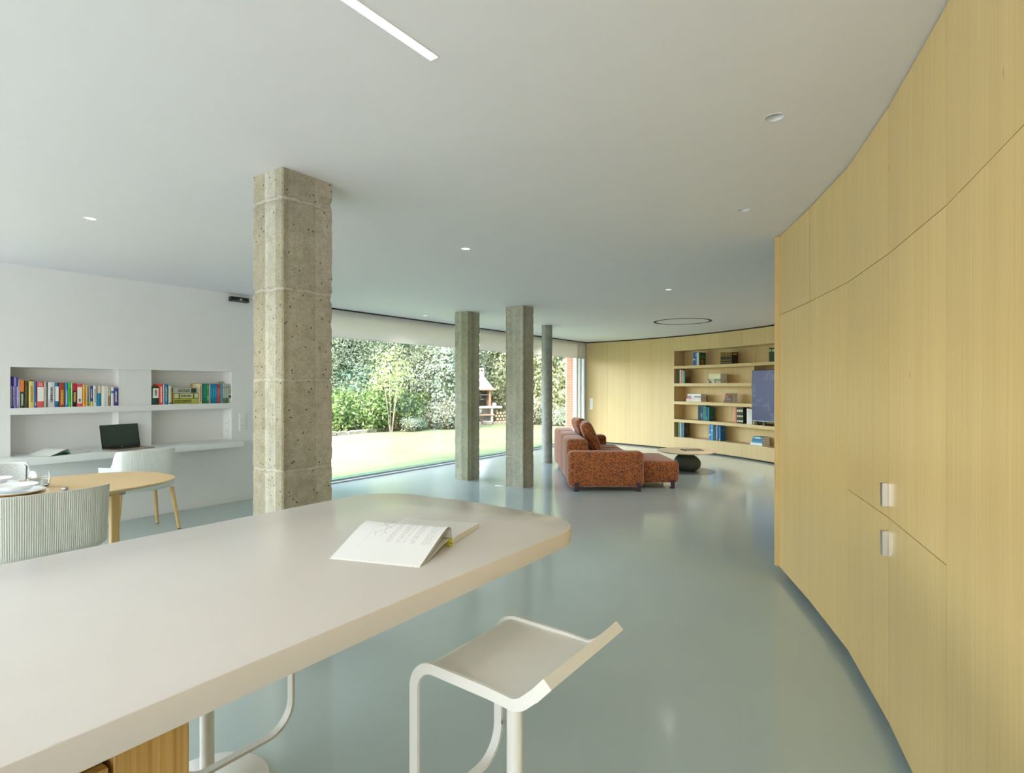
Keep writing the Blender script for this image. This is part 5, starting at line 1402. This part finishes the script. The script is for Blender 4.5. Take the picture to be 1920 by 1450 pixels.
for sx in (-1, 1):
    for sy in (-1, 1):
        obj('leg', MB().bbox((sx * 0.735 - 0.027, sy * 0.28 - 0.027, 0), (sx * 0.735 + 0.027, sy * 0.28 + 0.027, TZ - 0.027), 0.006, 2), M['oak_leg'], dt)
def plate(label, x, y, r, z=TZ, rim=0.024, nm='plate'):
    o = obj(nm, MB().lathe([(0.002, 0.003), (r * 0.55, 0.003), (r * 0.66, 0.008), (r * 0.98, rim), (r, rim + 0.001), (r * 0.99, rim - 0.004), (r * 0.68, 0.002), (r * 0.58, 0.0), (0.002, 0.0)], 56), M['ceramic'], None, 50)
    o.location = (x, y, z + 0.0004); tag(o, label, nm, 'white tableware on the dining table'); return o
plate('large white dinner plate on the table just behind the ribbed chair back', 1.215, 4.83, 0.165)
plate('white deep plate resting on the nearer dinner plate', 1.215, 4.83, 0.125, TZ + 0.026, 0.034, 'bowl')
plate('large white plate at the far place setting, at the left edge of the view', 1.20, 5.28, 0.155)
plate('white deep plate stacked on the far plate', 1.20, 5.28, 0.12, TZ + 0.025, 0.036, 'bowl')
gx, gy = 1.40, 5.02
tg = thing('water_glass', 'clear stemless glass half full of water between the two plates', 'glass', (gx, gy, TZ + 0.0004))
gp = [(0.001, 0.0), (0.038, 0.0), (0.056, 0.012), (0.064, 0.045), (0.061, 0.085), (0.055, 0.118), (0.0535, 0.118), (0.0595, 0.085), (0.0625, 0.045), (0.054, 0.014), (0.036, 0.006), (0.001, 0.006)]
obj('vessel', MB().lathe(gp, 48, cap=False), M['drink_glass'], tg, 60)
obj('water', MB().lathe([(0.001, 0.0075), (0.035, 0.0075), (0.0535, 0.015), (0.0618, 0.045), (0.0615, 0.056), (0.001, 0.056)], 48, cap=False), M['drink_glass'], tg, 50)
x, y = at(122, 917, TZ + 0.01)
sp = thing('spoon', 'steel spoon on the oak table right of the nearer plate', 'spoon', (x, y, TZ + 0.0004), math.radians(62))
bm = bmesh.new(); bmesh.ops.create_uvsphere(bm, u_segments=24, v_segments=12, radius=1)
for v in bm.verts: v.co = Vector((v.co.x * 0.034, v.co.y * 0.021, 0.0125 + v.co.z * 0.0105 if v.co.z > 0 else 0.0025 + v.co.z * 0.002 + 0.008 * (v.co.x ** 2 + v.co.y ** 2)))
obj('spoon_bowl', MB().bm(bm), M['steel'], sp, 60)
obj('stem', MB().sweep([(-0.03, 0, 0.010), (-0.06, 0, 0.009), (-0.11, 0, 0.008), (-0.16, 0, 0.004)], 0.008, 0.002, (0, 1, 0)), M['steel'], sp)
x, y = at(44, 903, TZ + 0.01)
fk = thing('fork', 'steel fork beside the far plate on the oak table', 'fork', (x, y, TZ + 0.0004), math.radians(-38))
for k in range(4):
    obj('tine', MB().sweep([(0.0, -0.0105 + k * 0.007, 0.012), (0.025, -0.0105 + k * 0.007, 0.014), (0.055, -0.0105 + k * 0.007, 0.006)], 0.0032, 0.0022, (0, 1, 0)), M['steel'], fk)
obj('stem', MB().sweep([(0.002, 0, 0.012), (-0.02, 0, 0.010), (-0.07, 0, 0.006), (-0.14, 0, 0.003)], 0.012, 0.0022, (0, 1, 0)), M['steel'], fk)

# ------------------------------------------------------------------ tub chairs
def tub_chair(name, label, loc, rz, shell_m, ribs, a=0.29, b=0.27, pad=None, htop=0.832, harm=0.675):
    t = thing(name, label, 'chair', loc, rz, 'white tub chairs')
    N = 340 if ribs else 120
    # plan path: arm front -> round the back -> other arm front
    path = []
    for k in range(40): path.append((-a - 0.012 * (1 - k / 40), 0.13 - 0.13 * k / 40))
    for k in range(201):
        th = -PI / 2 + PI * k / 200; s, c = math.sin(th), math.cos(th); p = 3.2
        path.append((a * math.copysign(abs(s) ** (2 / p), s), -b * abs(c) ** (2 / p)))
    for k in range(1, 41): path.append((a + 0.012 * k / 40, 0.13 * k / 40))
    P = np.array(path); L = np.concatenate([[0], np.cumsum(np.linalg.norm(np.diff(P, axis=0), axis=1))]); tot = L[-1]
    S = np.linspace(0, tot, N); X = np.interp(S, L, P[:, 0]); Y = np.interp(S, L, P[:, 1])
    dX = np.gradient(X); dY = np.gradient(Y); nn = np.hypot(dX, dY); NX, NY = dY / nn, -dX / nn
    mid = tot / 2; half = a + 0.055
    def top(s):
        q = abs(s - mid)
        if q < half: 
            e = max(0.0, (q - (half - 0.05)) / 0.05); return htop - 0.05 * (1 - math.sqrt(max(0, 1 - e * e)))
        w = min(1.0, (q - half) / 0.05); w = w * w * (3 - 2 * w)
        return (htop - 0.05) * (1 - w) + harm * w - 0.012 * min(1, (q - half) / 0.25)
    rows = [0.0, 0.012, 0.03, 0.08, 0.18, 0.32, 0.48, 0.64, 0.80, 0.92, 1.0]
    low = [(0.93, 0.462), (0.86, 0.440), (0.74, 0.428), (0.55, 0.424)]
    def grid(off, zoff, rib):
        vs = []
        for j, v in enumerate(rows):
            for i in range(N):
                zt = top(S[i]) - zoff * 0.0; z = zt + (0.475 - zt) * v
                sc = 1.0 - 0.03 * v
                fade = min(1, max(0, (half - 0.05 - abs(S[i] - mid)) / 0.04)) * (0 if j < 2 else 1)
                r = -off + (0.0016 * math.cos(2 * PI * S[i] / 0.0107) * fade * 1.5 if rib else 0)
                vs.append((X[i] * sc + NX[i] * r, Y[i] * sc - 0.012 * (1 - v) * (Y[i] < -0.1) + NY[i] * r, z))
        for sc, z in low:
            for i in range(N):
                vs.append((X[i] * sc - NX[i] * off, Y[i] * sc - NY[i] * off, z + off * 0.8))
        return vs
    R = len(rows) + len(low)
    out = grid(0.0, 0, ribs); inn = grid(0.011, 0, False)
    fs = []
    for j in range(R - 1):
        for i in range(N - 1):
            q = j * N + i
            fs.append((q, q + N, q + N + 1, q + 1)); fs.append((R * N + q, R * N + q + 1, R * N + q + N + 1, R * N + q + N))
    for i in range(N - 1): fs.append((i, i + 1, R * N + i + 1, R * N + i))
    for j in range(R - 1):
        for i in (0, N - 1): fs.append((j * N + i, j * N + N + i, R * N + j * N + N + i, R * N + j * N + i))
    fs.append(tuple((R - 1) * N + i for i in range(N))); fs.append(tuple(R * N + (R - 1) * N + i for i in range(N)))
    obj('shell', MB().add(out + inn, fs), M[shell_m], t, 50)
    seat = [(x * 0.92, y * 0.92 + 0.02) for x, y in sup(0, 0.0, a, 0.25, 3.4, 60)]
    obj('seat_pad', slab_bev([Vector(p) for p in seat], 0.44, 0.478, 0.012, 3), M[pad or shell_m], t, 40)
    if pad:
        m_ = [i for i in range(N) if abs(S[i] - mid) < half - 0.01]; vs = []
        for off in (0.012, 0.024):
            for v in (0.03, 0.3, 0.6, 0.95):
                for i in m_:
                    zt = top(S[i]); vs.append((X[i] * (1 - 0.03 * v) - NX[i] * off, Y[i] * (1 - 0.03 * v) - NY[i] * off - 0.012 * (1 - v), zt + (0.475 - zt) * v))
        n_ = len(m_); f2 = []
        for j in range(3):
            for i in range(n_ - 1):
                q = j * n_ + i; f2.append((q, q + 1, q + n_ + 1, q + n_)); f2.append((4 * n_ + q, 4 * n_ + q + n_, 4 * n_ + q + n_ + 1, 4 * n_ + q + 1))
        for i in range(n_ - 1): f2.append((i, 4 * n_ + i, 4 * n_ + i + 1, i + 1))
        obj('back_pad', MB().add(vs, f2), M[pad], t, 50)
    for sx in (-1, 1):
        for sy in (-1, 1):
            lg = obj('leg', MB().tube((sx * 0.235, sy * 0.165 + 0.0, 0.43), (sx * 0.285, sy * 0.212, 0.008), 0.021, 0.015, 16), M['oak_leg'], t, 50)
            obj('foot_cap', MB().tube((sx * 0.285, sy * 0.212, 0.0), (sx * 0.285, sy * 0.212, 0.01), 0.0135, 0.0135, 14), M['dark_plastic'], lg)
    return t
tub_chair('tub_chair', 'tub chair with finely ribbed beige-white back, closest to the island', (1.212, 4.355, 0), 0.0, 'shell_beige', True, 0.335, 0.27, 'fabric_grey')
tub_chair('tub_chair', 'smooth white tub chair with oak legs drawn up to the wall desk', (2.545, 6.30, 0), math.radians(3), 'shell_white', True, 0.285, 0.27)
tub_chair('tub_chair', 'grey fabric-lined tub chair across the dining table, at the left edge', (1.30, 5.72, 0), PI, 'shell_white', False, 0.285, 0.27, 'fabric_grey', 0.832, 0.56)
#SPLIT
